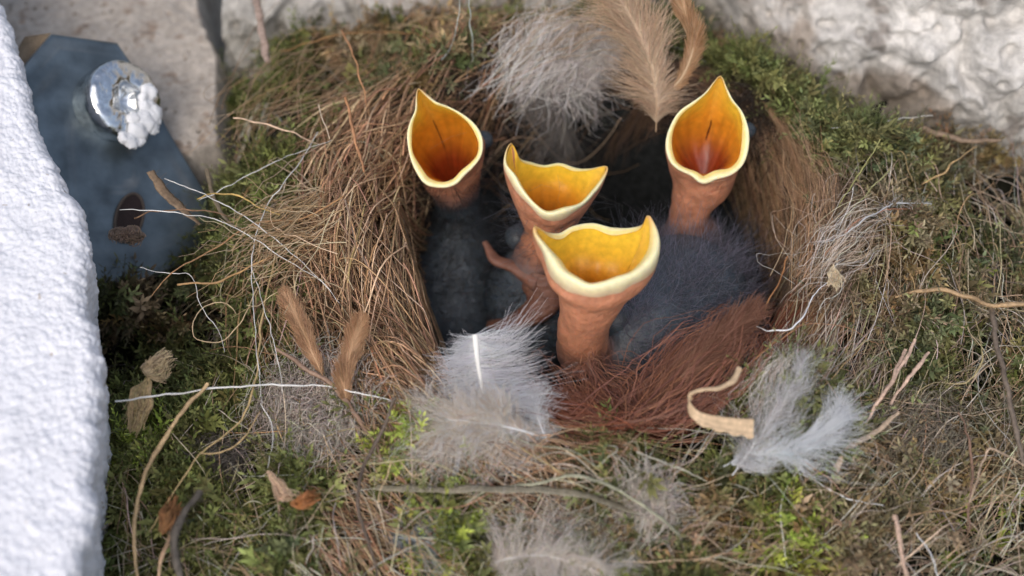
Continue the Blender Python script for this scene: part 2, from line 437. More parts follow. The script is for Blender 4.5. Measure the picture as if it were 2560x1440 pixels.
# ------------------------------------------------------------------ setting: plaster, concrete, stone
def plaster():
    ep = np.array([(-60, -260), (-30, -60), (22, 60), (62, 190), (100, 330), (152, 430), (190, 500), (215, 585), (222, 650), (208, 740), (232, 800), (244, 880), (250, 960), (240, 1060), (222, 1160), (228, 1260), (196, 1380), (180, 1500), (160, 1720)], float)
    e = catmull(np.c_[ep, np.zeros(len(ep))], 760)
    zt = .021
    E = P(e[:, 0], e[:, 1], zt)                                  # edge at the top face's height
    nu_top, nu_side = 170, 150
    rows = []
    jag = fbm(np.stack([e[:, 1] / 26, 0 * e[:, 1], 0 * e[:, 1]], -1), 5, 3) * .0007
    E[:, 0] += jag
    R = .0022
    prof = []
    for u in np.linspace(1, 0, nu_top) ** 1.25:
        prof.append((-.0022 - u * .034, 0.0, 0, 1))
    for t in np.linspace(0, 1, 24)[1:]:
        a_ = t * math.pi / 2; prof.append((-R + R * math.sin(a_), -R + R * math.cos(a_), math.sin(a_), math.cos(a_)))
    for s in np.linspace(0, 1, nu_side)[1:]:
        prof.append((-s * .008, -R - s * .045, 1, .05))
    prof = np.array(prof)
    V = E[None] + np.stack([prof[:, 0][:, None] + 0 * E[:, 0][None], np.zeros((len(prof), len(E))), prof[:, 1][:, None] + 0 * E[:, 0][None]], -1)
    Nn = np.stack([prof[:, 2][:, None] + 0 * E[:, 0][None], np.zeros((len(prof), len(E))), prof[:, 3][:, None] + 0 * E[:, 0][None]], -1)
    w = worley(V * 1900, 3); w2 = worley(V * 950, 8)
    dsp = (.55 - w) * .00022 + (.6 - w2) * .00038 + fbm(V * 300, 2, 3) * .0005
    V = V + Nn * dsp[..., None]
    idx = np.arange(V.shape[0] * V.shape[1]).reshape(V.shape[:2])
    F = np.stack([idx[:-1, :-1], idx[:-1, 1:], idx[1:, 1:], idx[1:, :-1]], -1).reshape(-1, 4)
    f = fbm(V.reshape(-1, 3) * 300, 77, 3); c = np.array([[.72, .72, .75]]) * (1 + .04 * f[:, None])
    sp = (fbm(V.reshape(-1, 3) * 900, 70, 2) > .72); c[sp] = [.45, .4, .36]
    o = mk('plaster_edge', V.reshape(-1, 3), F[:, ::-1], M_plaster, None, c)
    tag(o, 'thick white granular plaster edge standing along the left of the nest', 'plaster')
plaster()

def sdpoly(px, py, poly):
    poly = np.asarray(poly, float); d = np.full(px.shape, 1e9); ins = np.zeros(px.shape, bool)
    for i in range(len(poly)):
        a, b = poly[i], poly[(i + 1) % len(poly)]
        e = b - a; t = np.clip(((px - a[0]) * e[0] + (py - a[1]) * e[1]) / (e @ e), 0, 1)
        d = np.minimum(d, np.hypot(px - a[0] - e[0] * t, py - a[1] - e[1] * t))
        c = ((a[1] > py) != (b[1] > py)) & (px < (b[0] - a[0]) * (py - a[1]) / (b[1] - a[1] + 1e-15) + a[0])
        ins ^= c
    return np.where(ins, d, -d)

def concrete():
    poly = [(-260, -320), (475, -320), (500, 10), (540, 120), (552, 240), (545, 350), (480, 380), (380, 400), (100, 420), (-260, 420)]
    zt = -.002
    pw = np.array([P(a, b, zt)[:2] for a, b in poly])
    gx, gy = np.meshgrid(np.linspace(pw[:, 0].min() - .004, pw[:, 0].max() + .005, 420), np.linspace(pw[:, 1].min() - .005, pw[:, 1].max(), 420))
    sdv = sdpoly(gx, gy, pw) + fbm(np.stack([gx * 300, gy * 300, 0 * gx], -1), 4, 3) * .0009
    z = zt - .022 * (1 - sstep(-.0035, .0008, sdv)) + fbm(np.stack([gx * 130, gy * 130, 0 * gx], -1), 8, 3) * .0009
    pits = worley(np.stack([gx * 520, gy * 520, 0 * gx + .5], -1), 31)
    big = hsh(*(np.floor(np.stack([gx * 260, gy * 260, 0 * gx], -1)).astype(np.int64).transpose(2, 0, 1)), 3)
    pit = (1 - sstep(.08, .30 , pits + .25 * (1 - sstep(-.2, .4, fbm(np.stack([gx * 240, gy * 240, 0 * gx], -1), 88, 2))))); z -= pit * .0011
    z += fbm(np.stack([gx * 900, gy * 900, 0 * gx], -1), 61, 2) * .00025
    V = np.stack([gx, gy, z], -1).reshape(-1, 3); idx = np.arange(len(V)).reshape(gx.shape)
    F = np.stack([idx[:-1, :-1], idx[:-1, 1:], idx[1:, 1:], idx[1:, :-1]], -1).reshape(-1, 4)
    f = fbm(V * 180, 12, 4)[:, None]
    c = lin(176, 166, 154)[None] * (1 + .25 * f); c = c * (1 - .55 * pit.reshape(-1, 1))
    rust = sstep(.25, .6, fbm(V * 420, 55, 3))[:, None]; c = c * (1 - rust * .6) + rust * .6 * lin(120, 92, 68)
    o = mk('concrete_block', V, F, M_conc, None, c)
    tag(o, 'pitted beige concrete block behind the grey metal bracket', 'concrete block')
concrete()

def stone():
    nx, ns = 520, 260
    x = np.linspace(-.052, .115, nx); s = np.linspace(0, 1, ns)
    yb = np.interp(x, wall_pt[:, 0], wall_pt[:, 1])
    k = np.ones(25) / 25; yb = np.convolve(np.pad(yb, 12, 'edge'), k, 'valid')
    X = np.broadcast_to(x, (ns, nx)); S = s[:, None] * .075 * np.ones((1, nx))
    Z = -.016 + S * .86; Y = yb[None] + .001 + S * .42
    Pw = np.stack([X, Y, Z], -1)
    b1 = worley(Pw * np.array([38, 38, 52]), 5); b2 = fbm(Pw * 120, 6, 4); b3 = fbm(Pw * 420, 16, 3)
    dsp = (.75 - b1) * .011 + b2 * .004 + b3 * .0012
    cr = sstep(.16, .0, np.abs(fbm(Pw * 60, 91, 3))) * .003 + (1 - sstep(.1, .4, worley(Pw * 260, 44))) * .0016
    dsp = dsp - cr
    V = Pw + np.array([0, -.86, .5]) * dsp[..., None]
    idx = np.arange(nx * ns).reshape(ns, nx)
    F = np.stack([idx[:-1, :-1], idx[:-1, 1:], idx[1:, 1:], idx[1:, :-1]], -1).reshape(-1, 4)
    q = Pw.reshape(-1, 3); f = fbm(q * 150, 41, 4); f2 = fbm(q * 60, 47, 3)
    c = lin(200, 196, 190)[None] * (1 + .35 * f[:, None])
    br = sstep(.05, .35, f2 + .3 * f)[:, None]; c = c * (1 - br * .75) + br * .75 * lin(140, 124, 108)
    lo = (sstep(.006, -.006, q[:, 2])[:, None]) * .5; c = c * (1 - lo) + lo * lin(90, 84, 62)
    dk = sstep(.35, .6, fbm(q * 260, 49, 3))[:, None]; c = c * (1 - dk * .6) + dk * .6 * lin(80, 64, 50)
    o = mk('stone_wall', V.reshape(-1, 3), F, M_stone, None, c)
    tag(o, 'rough pale limestone wall rising behind the nest', 'wall')
stone()

# a plain ledge that carries everything
lx, ly = np.meshgrid(np.linspace(-.16, .16, 60), np.linspace(-.13, .11, 50))
lz = -.047 + fbm(np.stack([lx * 60, ly * 60, 0 * lx], -1), 2, 3) * .002
V = np.stack([lx, ly, lz], -1).reshape(-1, 3); idx = np.arange(len(V)).reshape(lx.shape)
F = np.stack([idx[:-1, :-1], idx[:-1, 1:], idx[1:, 1:], idx[1:, :-1]], -1).reshape(-1, 4)
tag(mk('ground', V, F, M_stone, None, np.broadcast_to(lin(90, 84, 74), V.shape)), kind='structure')

# ------------------------------------------------------------------ bracket and bolt
PN = nrm(np.array([.50, -.32, .80])); PC = P(260, 300, .006)
def prism(poly_px, p0, n, thick, seg=1):
    top = np.array([onplane(np.float64(a), np.float64(b), p0, n) for a, b in poly_px])
    return top, top - n * thick
def plate():
    root = thing('metal_bracket', 'dark grey zinc bracket plate with clipped corners beside the white plaster', 'bracket', PC)
    poly = [(20, 210), (62, 160), (130, 84), (294, 106), (352, 190), (400, 285), (445, 365), (520, 490), (530, 580), (470, 660), (340, 710), (160, 720), (60, 680)]
    top, bot = prism(poly, PC, PN, .0016)
    ctr = top.mean(0)
    ins = ctr + (top - ctr) * .985
    n = len(poly)
    # fine triangulated face so that wear can vary
    V = [ctr]; rings = 90
    for q in range(1, rings + 1): V += list(ctr + (ins - ctr) * (q / rings))
    V += list(top - PN * .0003); V += list(bot)
    V = np.array(V); F3 = []; F4 = []
    for i in range(n): F3.append((0, 1 + i, 1 + (i + 1) % n))
    for q in range(rings + 1):
        for i in range(n):
            a_ = 1 + q * n + i; b_ = 1 + q * n + (i + 1) % n
            F4.append((a_, a_ + n, b_ + n, b_))
    f = fbm(V * 90, 5, 4)[:, None]
    f2 = fbm(V * 420, 15, 4)[:, None]; c = lin(104, 114, 118)[None] * (1 + .6 * f); du = sstep(.15, .6, f2); c = c * (1 - du * .5) + du * .5 * lin(150, 146, 138); st_ = sstep(.2, .5, fbm(V * 160, 19, 4)[:, None]); c = c * (1 - .45 * st_)
    mk('plate', V, [np.array(F4)[:, ::-1], np.array(F3)[:, ::-1]], M_plate, root, c, smooth=False)
    # turned brown lip on the upper left corner
    lip = [(48, 118), (62, 92), (128, 82), (60, 160), (20, 208)]
    t2, b2 = prism(lip, PC - PN * .0022, PN, .0022)
    n2 = len(lip); V = np.vstack([t2, b2]); F = [np.array([[i, (i + 1) % n2, n2 + (i + 1) % n2, n2 + i] for i in range(n2)])]
    F.append(np.array([[0, 1, 2], [0, 2, 3], [0, 3, 4]]))
    mk('edge_lip', V, F, M_conc, root, np.broadcast_to(lin(128, 112, 92), V.shape), smooth=False)
    # slot with rusty inside
    e1 = nrm(np.cross(PN, [0, 1, 0])); e2 = np.cross(PN, e1)
    cc_ = onplane(np.float64(322), np.float64(545), PC, PN)
    th = np.linspace(0, 2 * math.pi, 40, endpoint=False)
    oval = cc_ + (np.cos(th)[:, None] * e1 * .0022 + np.sin(th)[:, None] * e2 * .0042) + PN * .0004
    ring = np.vstack([oval, oval[:1]])
    v, f_, c_ = tubes(ring[None], .00025, lin(86, 76, 68), sides=6)
    V = np.vstack([v, cc_[None] + PN * .0002, oval]); m_ = len(v)
    F3 = np.array([[m_, m_ + 1 + i, m_ + 1 + (i + 1) % 40] for i in range(40)])
    C = np.vstack([c_, np.broadcast_to(lin(44, 32, 30), (41, 3))])
    mk('rusty_slot', V * 1.0, [f_, F3], M_conc, root, C)
    return root
plate()

def bolt():
    base = onplane(np.float64(283), np.float64(262), PC, PN)
    ax = nrm(PN + np.array([.40, -.0, 0])); s1 = nrm(np.cross(ax, [0, 1, 0])); s2 = np.cross(ax, s1)
    root = thing('bolt', 'shiny round-headed steel bolt with hexagonal socket set in the grey bracket', 'bolt', base)
    prof = [(.0064, -.002), (.0064, .0004), (.0067, .0010), (.0067, .0020), (.0066, .0028), (.0063, .0034), (.0054, .0036), (.0040, .0037), (.0033, .0037)]
    n = 72; th = np.linspace(0, 2 * math.pi, n, endpoint=False)
    rings = []
    for i, (r_, h_) in enumerate(prof): rings.append((np.full(n, r_), h_))
    hexr = .0028 / np.cos((th % (math.pi / 3)) - math.pi / 6) * math.cos(math.pi / 6) * 1.12
    rings.append((hexr, .0036)); rings.append((hexr * .97, .0033)); rings.append((hexr * .95, .0018)); rings.append((hexr * .02, .0014))
    V = np.vstack([base + ax * h_ * 1.25 + (r_ * np.cos(th))[:, None] * s1 + (r_ * np.sin(th))[:, None] * s2 for r_, h_ in rings])
    idx = np.arange(len(V)).reshape(len(rings), n)
    F = np.stack([idx[:-1], np.roll(idx[:-1], -1, 1), np.roll(idx[1:], -1, 1), idx[1:]], -1).reshape(-1, 4)
    # hammered face
    dent = fbm(V * 900, 4, 3)[:, None] * .0006; V = V + ax * dent
    mk('bolt_head', V, F, M_bolt, root)
    # plaster crumbs stuck on its right
    blobs = [(372, 228, .0017), (366, 262, .0015), (384, 286, .0019), (362, 305, .0020), (345, 330, .0021), (328, 352, .0017), (350, 352, .0014), (385, 316, .0013), (338, 300, .0013), (392, 300, .0012), (360, 245, .0012), (312, 345, .0012)]
    ps = []
    for bx, by, br in blobs:
        c_ = onplane(np.float64(bx), np.float64(by), base + ax * .0050, ax)
        u, v = np.meshgrid(np.linspace(0, 2 * math.pi, 25), np.linspace(0, math.pi, 15))
        d = np.stack([np.cos(u) * np.sin(v), np.sin(u) * np.sin(v), np.cos(v)], -1)
        p = c_ + d * br * .85; p = p + d * ((.5 - worley(p * 1800, 6)) * .0004 + fbm(p * 600, 3, 3) * .0009)[..., None]
        p = c_ + (p - c_) - ax * ((p - c_) @ ax)[..., None] * .45
        i_ = np.arange(p.shape[0] * p.shape[1]).reshape(p.shape[:2])
        ps.append((p.reshape(-1, 3), np.stack([i_[:-1, :-1], i_[:-1, 1:], i_[1:, 1:], i_[1:, :-1]], -1).reshape(-1, 4)[:, ::-1], np.full((p.shape[0] * p.shape[1], 3), .8)))
    V, F, C = cat_mesh(ps); mk('plaster_crumb', V, F, M_plaster, root, C)
bolt()

# ------------------------------------------------------------------ nestlings
CREAM = lin(240, 230, 186); YEL = lin(244, 206, 64); ORG = lin(218, 144, 38); RED = lin(150, 62, 26); TIP = lin(222, 160, 84)
SKIN = lin(194, 132, 100); SLATE = lin(74, 82, 90); DARK = lin(50, 56, 64)

def nestling(label, rim_px, throat_px, path, radii, depth=.0095, tipidx=(0,), tipcol=None, eyes=(), fat=1.0, down=(), wings=(), slit=None, flw=1.0, skinlen=3, mdep=2.3):
    """rim_px: (px, py, h) outline of the open beak; path: centres of head, neck, body"""
    ctl = np.array([Q(np.float64(a), np.float64(b), h) for a, b, h in rim_px])
    n = 84
    tips = ctl[list(tipidx)]
    rim = catmull(ctl, n, closed=True)
    cen = rim.mean(0)
    root = thing('nestling', label, 'baby bird', path[-1], 'gaping nestlings in the cup')
    path = [np.array(p, float) for p in path]
    dirs = nrm(path[0] - cen)
    # frame
    s1 = nrm(rim[0] - cen); s1 = nrm(s1 - dirs * (s1 @ dirs)); s2 = np.cross(dirs, s1)
    off = rim - cen; phi = np.arctan2(off @ s2, off @ s1)
    tipw = np.zeros(n)
    for t_ in tips: tipw = np.maximum(tipw, np.exp(-(np.linalg.norm(rim - t_, axis=1) / .0024) ** 2))
    # --- beak: rolled flange and the horny outside
    fr = (.00030 + .00030 * (1 - tipw)) * flw * (1 + .45 * fbm(rim * 260, 19, 2) + .15 * np.sin(phi * 5)).clip(.45, 2)
    fr = fr * (.95 - .5 * (nrm(rim - cen) @ UP))
    T = nrm(np.roll(rim, -1, 0) - np.roll(rim, 1, 0)); O = nrm(rim - cen); O = nrm(O - T * (O * T).sum(1)[:, None]); B = np.cross(T, O)
    B = np.where(((B @ dirs) < 0)[:, None], B, -B)              # B points out of the mouth
    Vf = []; Cf = []
    prof = [(-1.5, -.5), (-.8, .25), (-.35, .65), (.1, .9), (.6, .85), (.95, .3), (1.0, -.6), (.85, -1.8), (.65, -3.2)]
    for (a_, b_) in prof:
        Vf.append(rim + O * (a_ * fr)[:, None] + B * (b_ * fr)[:, None])
        q = np.clip((-b_ - .4) / 2.8, 0, 1)
        cm = (YEL * .55 + CREAM * .45 if a_ < -.6 else (CREAM * .8 + YEL * .2 if a_ < .3 else CREAM)) * (1 - q) + (CREAM * .45 + SKIN * .55) * q
        Cf.append(cm * (1 - tipw[:, None] * .8) + TIP * tipw[:, None] * .8)
    Vf = np.array(Vf); Cf = np.array(Cf); m_ = len(prof)
    idx = np.arange(m_ * n).reshape(m_, n)
    Ff = np.stack([idx[:-1], np.roll(idx[:-1], -1, 1), np.roll(idx[1:], -1, 1), idx[1:]], -1).reshape(-1, 4)
    # --- body: head, neck and trunk as one skin
    cs = [cen + dirs * .0012] + path
    allp = np.c_[np.array(cs), np.r_[1.0, np.array(radii) * 1000 * fat]]
    # resample centre line
    g_ = catmull(np.c_[np.array(cs), np.r_[np.linalg.norm(off, axis=1).mean() * .96, np.array(radii) * fat], np.arange(len(cs))], 46)
    Vb = []; Cb = []
    pf1 = s1.copy(); G = g_[:, :3]; TT = nrm(np.gradient(G, axis=0)); TT[0] = dirs
    start = Vf[-1]
    ncut = len(g_)
    for i in range(ncut):
        t_ = g_[i, 4]
        pf1 = nrm(pf1 - TT[i] * (pf1 @ TT[i])); pf2 = np.cross(TT[i], pf1)
        circ = G[i] + g_[i, 3] * (np.cos(phi)[:, None] * pf1 + np.sin(phi)[:, None] * pf2)
        w = sstep(0, 1.0, t_ / 1.0)
        rimlike = start + (G[i] - G[0]) 
        p = rimlike * (1 - w) + circ * w
        if i == 0: p = start
        wr = fbm(p * 420, 3, 3) * (.0004 if t_ < skinlen else .00016) * min(1, i / 6)
        p = p + nrm(p - G[i]) * wr[:, None]
        Vb.append(p)
        kk = sstep(skinlen - 1.1, skinlen + .1, t_)
        f_ = fbm(p * 300, 9, 2)[:, None]
        base = np.array(SKIN)[None] * (1 + .12 * f_); crown = SLATE[None] * (1 + .2 * f_)
        kkk = np.clip(kk + .0 * f_, 0, 1)
        Cb.append(base * (1 - kkk) + crown * kkk)
    # --- mouth, hollowed inside the head
    rings = 30; Vm = []; Cm = []; nb_ = ncut
    for i in range(rings):
        t = i / (rings - 1)
        fi = min(t * mdep * (ncut - 1) / (len(cs) - 1), ncut - 1.001); i0 = int(fi); f_ = fi - i0
        g0 = G[i0] * (1 - f_) + G[i0 + 1] * f_; b0 = Vb[i0] * (1 - f_) + Vb[i0 + 1] * f_
        sh = .93 * (1 - t ** 2.0) + .03
        tgt = g0 + (b0 - g0) * sh
        w = sstep(0, .16, t); p = (rim + (cen - rim) * .03) * (1 - w) + tgt * w
        fold = 1 + (.03 * np.sin(phi * 9 + 1) + .03 * np.sin(phi * 4)) * t * (1 - t) * 3
        p = g0 + (p - g0) * fold[:, None]
        Vm.append(p)
        w1 = sstep(.02, .36, t); w2 = sstep(.3, .72, t)
        base = YEL * (1 - w1) + ORG * w1; base = base * (1 - w2) + RED * w2
        tw = (tipw * max(0, 1 - 1.6 * t) ** 2)[:, None]
        stk = 1 - .28 * np.clip(fbm(np.stack([np.cos(phi) * 7, np.sin(phi) * 7, 0 * phi + t * 1.5], -1), 5, 3), 0, 1)[:, None] * sstep(.05, .4, t) * 2
        Cm.append((base[None] * (1 - tw * .5) + TIP[None] * tw * .5) * stk)
    Vm = np.array(Vm); Cm = np.array(Cm)
    idx = np.arange(rings * n).reshape(rings, n)
    Fm = np.stack([idx[:-1], np.roll(idx[:-1], -1, 1), np.roll(idx[1:], -1, 1), idx[1:]], -1).reshape(-1, 4)
    VV = np.vstack([Vm.reshape(-1, 3), Vm[-1].mean(0)[None]]); CC = np.vstack([Cm.reshape(-1, 3), RED[None] * .6])
    F3 = np.array([[idx[-1, i], idx[-1, (i + 1) % n], rings * n] for i in range(n)])
    beak = mk('beak', Vf.reshape(-1, 3), Ff, M_flange, root, Cf.reshape(-1, 3))
    mo = mk('mouth_lining', VV, [Fm, F3], M_mouth, None, CC); mo.parent = beak
    if slit is not None:
        bv = BVHTree.FromPolygons([tuple(v) for v in VV], [tuple(f) for f in Fm])
        sp = []
        for a_, b_ in slit:
            d = ray(a_, b_); hit = bv.ray_cast(Vector(CAM), Vector(nrm(d)))
            if hit[0] is not None: sp.append(np.array(hit[0]) - nrm(d) * .00003)
        if len(sp) > 3:
            sp = np.array(sp); gs = catmull(sp, 20)
            wv = .00016 * np.sin(np.linspace(.25, math.pi, 20)) ** .7 + .00003
            v, f, c = tubes(gs[None], wv[None], lin(88, 36, 14), sides=5, flat=.5)
            so_ = mk('palate_slit', v, f, M_mouth, None, c); so_.parent = beak
    # close the rump
    for q in np.linspace(.15, 1, 9):
        Vb.append(G[-1] + TT[-1] * g_[-1, 3] * math.sin(q * math.pi / 2) + (Vb[ncut - 1] - G[-1]) * (math.cos(q * math.pi / 2) + .01)); Cb.append(Cb[ncut - 1])
    Vb = np.array(Vb); Cb = np.array(Cb); m_ = len(Vb)
    idx = np.arange(m_ * n).reshape(m_, n)
    Fb = np.stack([idx[:-1], np.roll(idx[:-1], -1, 1), np.roll(idx[1:], -1, 1), idx[1:]], -1).reshape(-1, 4)
    pieces = [(Vb.reshape(-1, 3), Fb, Cb.reshape(-1, 3))]
    for wpts, wr in wings:
        g2 = catmull(np.c_[np.array(wpts, float), np.array(wr, float)], 16)
        v, f, c = tubes(g2[None, :, :3], g2[None, :, 3], np.array(lin(128, 88, 72)), sides=14, flat=.55)
        v = v + nrm(v - v.mean(0)) * (fbm(v * 500, 5, 2) * .0004)[:, None]
        pieces.append((v, f, c))
    V, F, C = cat_mesh(pieces)
    mk('body', V, F, M_skin, root, C)
    for (ex, ey, eh, er) in eyes:
        c_ = Q(np.float64(ex), np.float64(ey), eh)
        u, v = np.meshgrid(np.linspace(0, 2 * math.pi, 33), np.linspace(0, math.pi, 21))
        d = np.stack([np.cos(u) * np.sin(v), np.sin(u) * np.sin(v), np.cos(v)], -1)
        p = c_ + d * er * np.array([1, 1, .9])
        col = np.broadcast_to(lin(62, 70, 76), p.shape).copy()
        # closed lid: a dark crease across the middle, facing the viewer
        rel = (p - c_) / er; cr = np.abs(rel @ nrm(UP + .3 * RT)) < .09; col[cr & ((rel @ -FW) > .75)] = lin(40, 42, 46)
        i_ = np.arange(p.shape[0] * p.shape[1]).reshape(p.shape[:2])
        mk('eyelid', p.reshape(-1, 3), np.stack([i_[:-1, :-1], i_[:-1, 1:], i_[1:, 1:], i_[1:, :-1]], -1).reshape(-1, 4)[:, ::-1], M_lid, root, col.reshape(-1, 3))
    # --- down standing on crown and back
    ps = []
    flat = Vb.reshape(-1, 3); cenl = np.repeat(np.vstack([G, np.repeat(G[-1:], m_ - ncut, 0)]), n, 0); rows_ = np.repeat(np.arange(m_), n)
    nr = nrm(flat - cenl)
    for (r0, r1, N, Lm, colr) in down:
        cand = np.where((rows_ >= r0 * m_) & (rows_ < r1 * m_))[0]
        ii = rng.choice(cand, N)
        k = 8; t = np.linspace(0, 1, k)[None, :, None]
        d0 = nrm(nr[ii] + rng.normal(0, .45, (N, 3))); d1 = rng.normal(0, .5, (N, 3)) + np.array([0, 0, .25])
        LL = rng.uniform(.3, 1, (N, 1, 1)) * Lm
        pts = flat[ii][:, None] + (d0[:, None] * t + d1[:, None] * t ** 2) * LL
        pts += np.sin(t * rng.uniform(4, 14, (N, 1, 1)) + rng.uniform(0, 6, (N, 1, 1))) * rng.normal(0, .00025, (N, 1, 3)) * t
        ps.append(tubes(pts, (.00003 * (1 - .6 * t[..., 0])) * np.ones((N, 1)), jit(np.array(colr)[None], N, .2, .03)))
    if ps:
        V, F, C = cat_mesh(ps); tag(mk('down', V, F, M_down, root, C), kind='stuff')
    return root

GREYD = lin(120, 124, 134); DKD = lin(62, 64, 66); PALED = lin(160, 156, 170)
r1 = [(1046, 222, .001), (1062, 236, .0015), (1088, 256, .002), (1120, 268, .001), (1156, 288, .001), (1186, 316, .001), (1202, 350, .001), (1200, 386, .001), (1182, 412, .001), (1160, 432, .001), (1136, 456, .001), (1105, 464, .001), (1068, 455, .001), (1045, 425, .001), (1027, 385, .001), (1022, 340, .001), (1028, 305, .0015), (1040, 275, .002), (1042, 240, .0015)]
nestling('upper left nestling with a dark slit in its yellow palate', r1, (1100, 405, -.002),
         [Q(1118, 380, -.0065), Q(1130, 440, -.0125), Q(1145, 520, -.020), Q(1140, 640, -.024), Q(1130, 760, -.026)], [.0060, .0048, .0040, .0085, .0110],
         eyes=[(1208, 350, -.0105, .0016)], down=[(.42, .98, 5200, .0042, DKD * 1.8), (.15, .5, 500, .005, DKD)],
         slit=[(1082, 300), (1088, 312), (1096, 330), (1104, 350), (1110, 368), (1112, 375)], flw=.5, skinlen=2.6)
r3 = [(1802, 190, .001), (1816, 222, .0015), (1830, 250, .002), (1853, 280, .001), (1865, 320, .001), (1865, 365, .001), (1854, 405, .001), (1828, 430, .001), (1790, 440, .001), (1758, 452, .001), (1733, 436, .001), (1698, 420, .001), (1678, 398, .001), (1670, 360, .001), (1678, 320, .001), (1700, 282, .001), (1735, 256, .002), (1765, 232, .0015), (1788, 202, .001)]
nestling('upper right nestling with an upright yellow gape and long pink neck', r3, (1757, 378, -.002),
         [Q(1760, 385, -.0050), Q(1755, 450, -.0080), Q(1722, 545, -.0120), Q(1735, 640, -.019), Q(1740, 740, -.024)], [.0060, .0050, .0033, .0080, .0105],
         eyes=[(1868, 325, -.0078, .0014)], down=[(.5, .98, 4200, .005, DKD * 1.5)], slit=[(1778, 300), (1776, 312), (1772, 325), (1768, 338), (1764, 350)], flw=.55, skinlen=3.6, mdep=1.6)
r2 = [(1278, 358, .002), (1290, 380, .001), (1300, 400, -.001), (1328, 409, -.003), (1360, 416, -.004), (1400, 411, -.004), (1438, 424, -.003), (1475, 424, -.001), (1517, 417, .001), (1505, 450, .002), (1482, 480, .003), (1455, 508, .004), (1420, 522, .005), (1370, 534, .005), (1335, 510, .005), (1305, 475, .0045), (1285, 440, .004), (1264, 410, .003), (1266, 378, .0025)]
nestling('middle nestling, gape spread sideways with pointed tips left and right, behind the front one', r2, (1398, 476, -.003),
         [Q(1375, 520, -.003), Q(1368, 580, -.007), Q(1340, 650, -.012), Q(1330, 720, -.018), Q(1340, 800, -.022)], [.0052, .0038, .0040, .0080, .0095], tipidx=(0, 8),
         eyes=[(1296, 592, -.0135, .0022)], down=[(.5, .98, 2000, .004, DKD), (.1, .4, 300, .005, GREYD)], flw=.48, depth=.008, skinlen=3.2, mdep=2.8,
         wings=[([Q(1212, 605, -.013), Q(1238, 648, -.012), Q(1290, 668, -.011), Q(1345, 690, -.011)], [.0005, .0011, .0016, .0034]),
                ([Q(1365, 680, -.010), Q(1345, 760, -.012), Q(1280, 800, -.014), Q(1220, 812, -.016)], [.0034, .0036, .0024, .0010])])
r4 = [(1338, 568, .022), (1368, 588, .0205), (1400, 590, .019), (1430, 572, .0185), (1480, 564, .018), (1530, 578, .0185), (1575, 576, .0195), (1607, 566, .021), (1621, 540, .0225), (1638, 585, .0235), (1634, 632, .025), (1600, 674, .0265), (1550, 698, .0275), (1482, 716, .028), (1440, 702, .0275), (1405, 680, .0265), (1384, 650, .0255), (1360, 614, .024), (1341, 588, .023)]
nestling('nearest nestling at the front centre with the widest blurred gape and cream lips', r4, (1482, 640, .016),
         [Q(1478, 735, .0185), Q(1462, 800, .0135), Q(1470, 880, .004), Q(1600, 830, -.002), Q(1700, 760, -.009)], [.0050, .0038, .0046, .0095, .0112], tipidx=(0, 8),
         eyes=[(1540, 790, .0030, .0042)], down=[(.5, .98, 4200, .005, PALED), (.62, .98, 1500, .006, GREYD)], flw=.95, depth=.009, skinlen=3.2)

# ------------------------------------------------------------------ feathers
def spine(pts, n):
    """pts: (px, py, z above the nest surface or absolute if 4th is True)"""
    w = []
    for p in pts: w.append(surf(np.float64(p[0]), np.float64(p[1]), p[2], 0.0 if p[2] >= .0035 else None) if len(p) < 4 else Q(np.float64(p[0]), np.float64(p[1]), p[2]))
    return catmull(np.array(w), n)

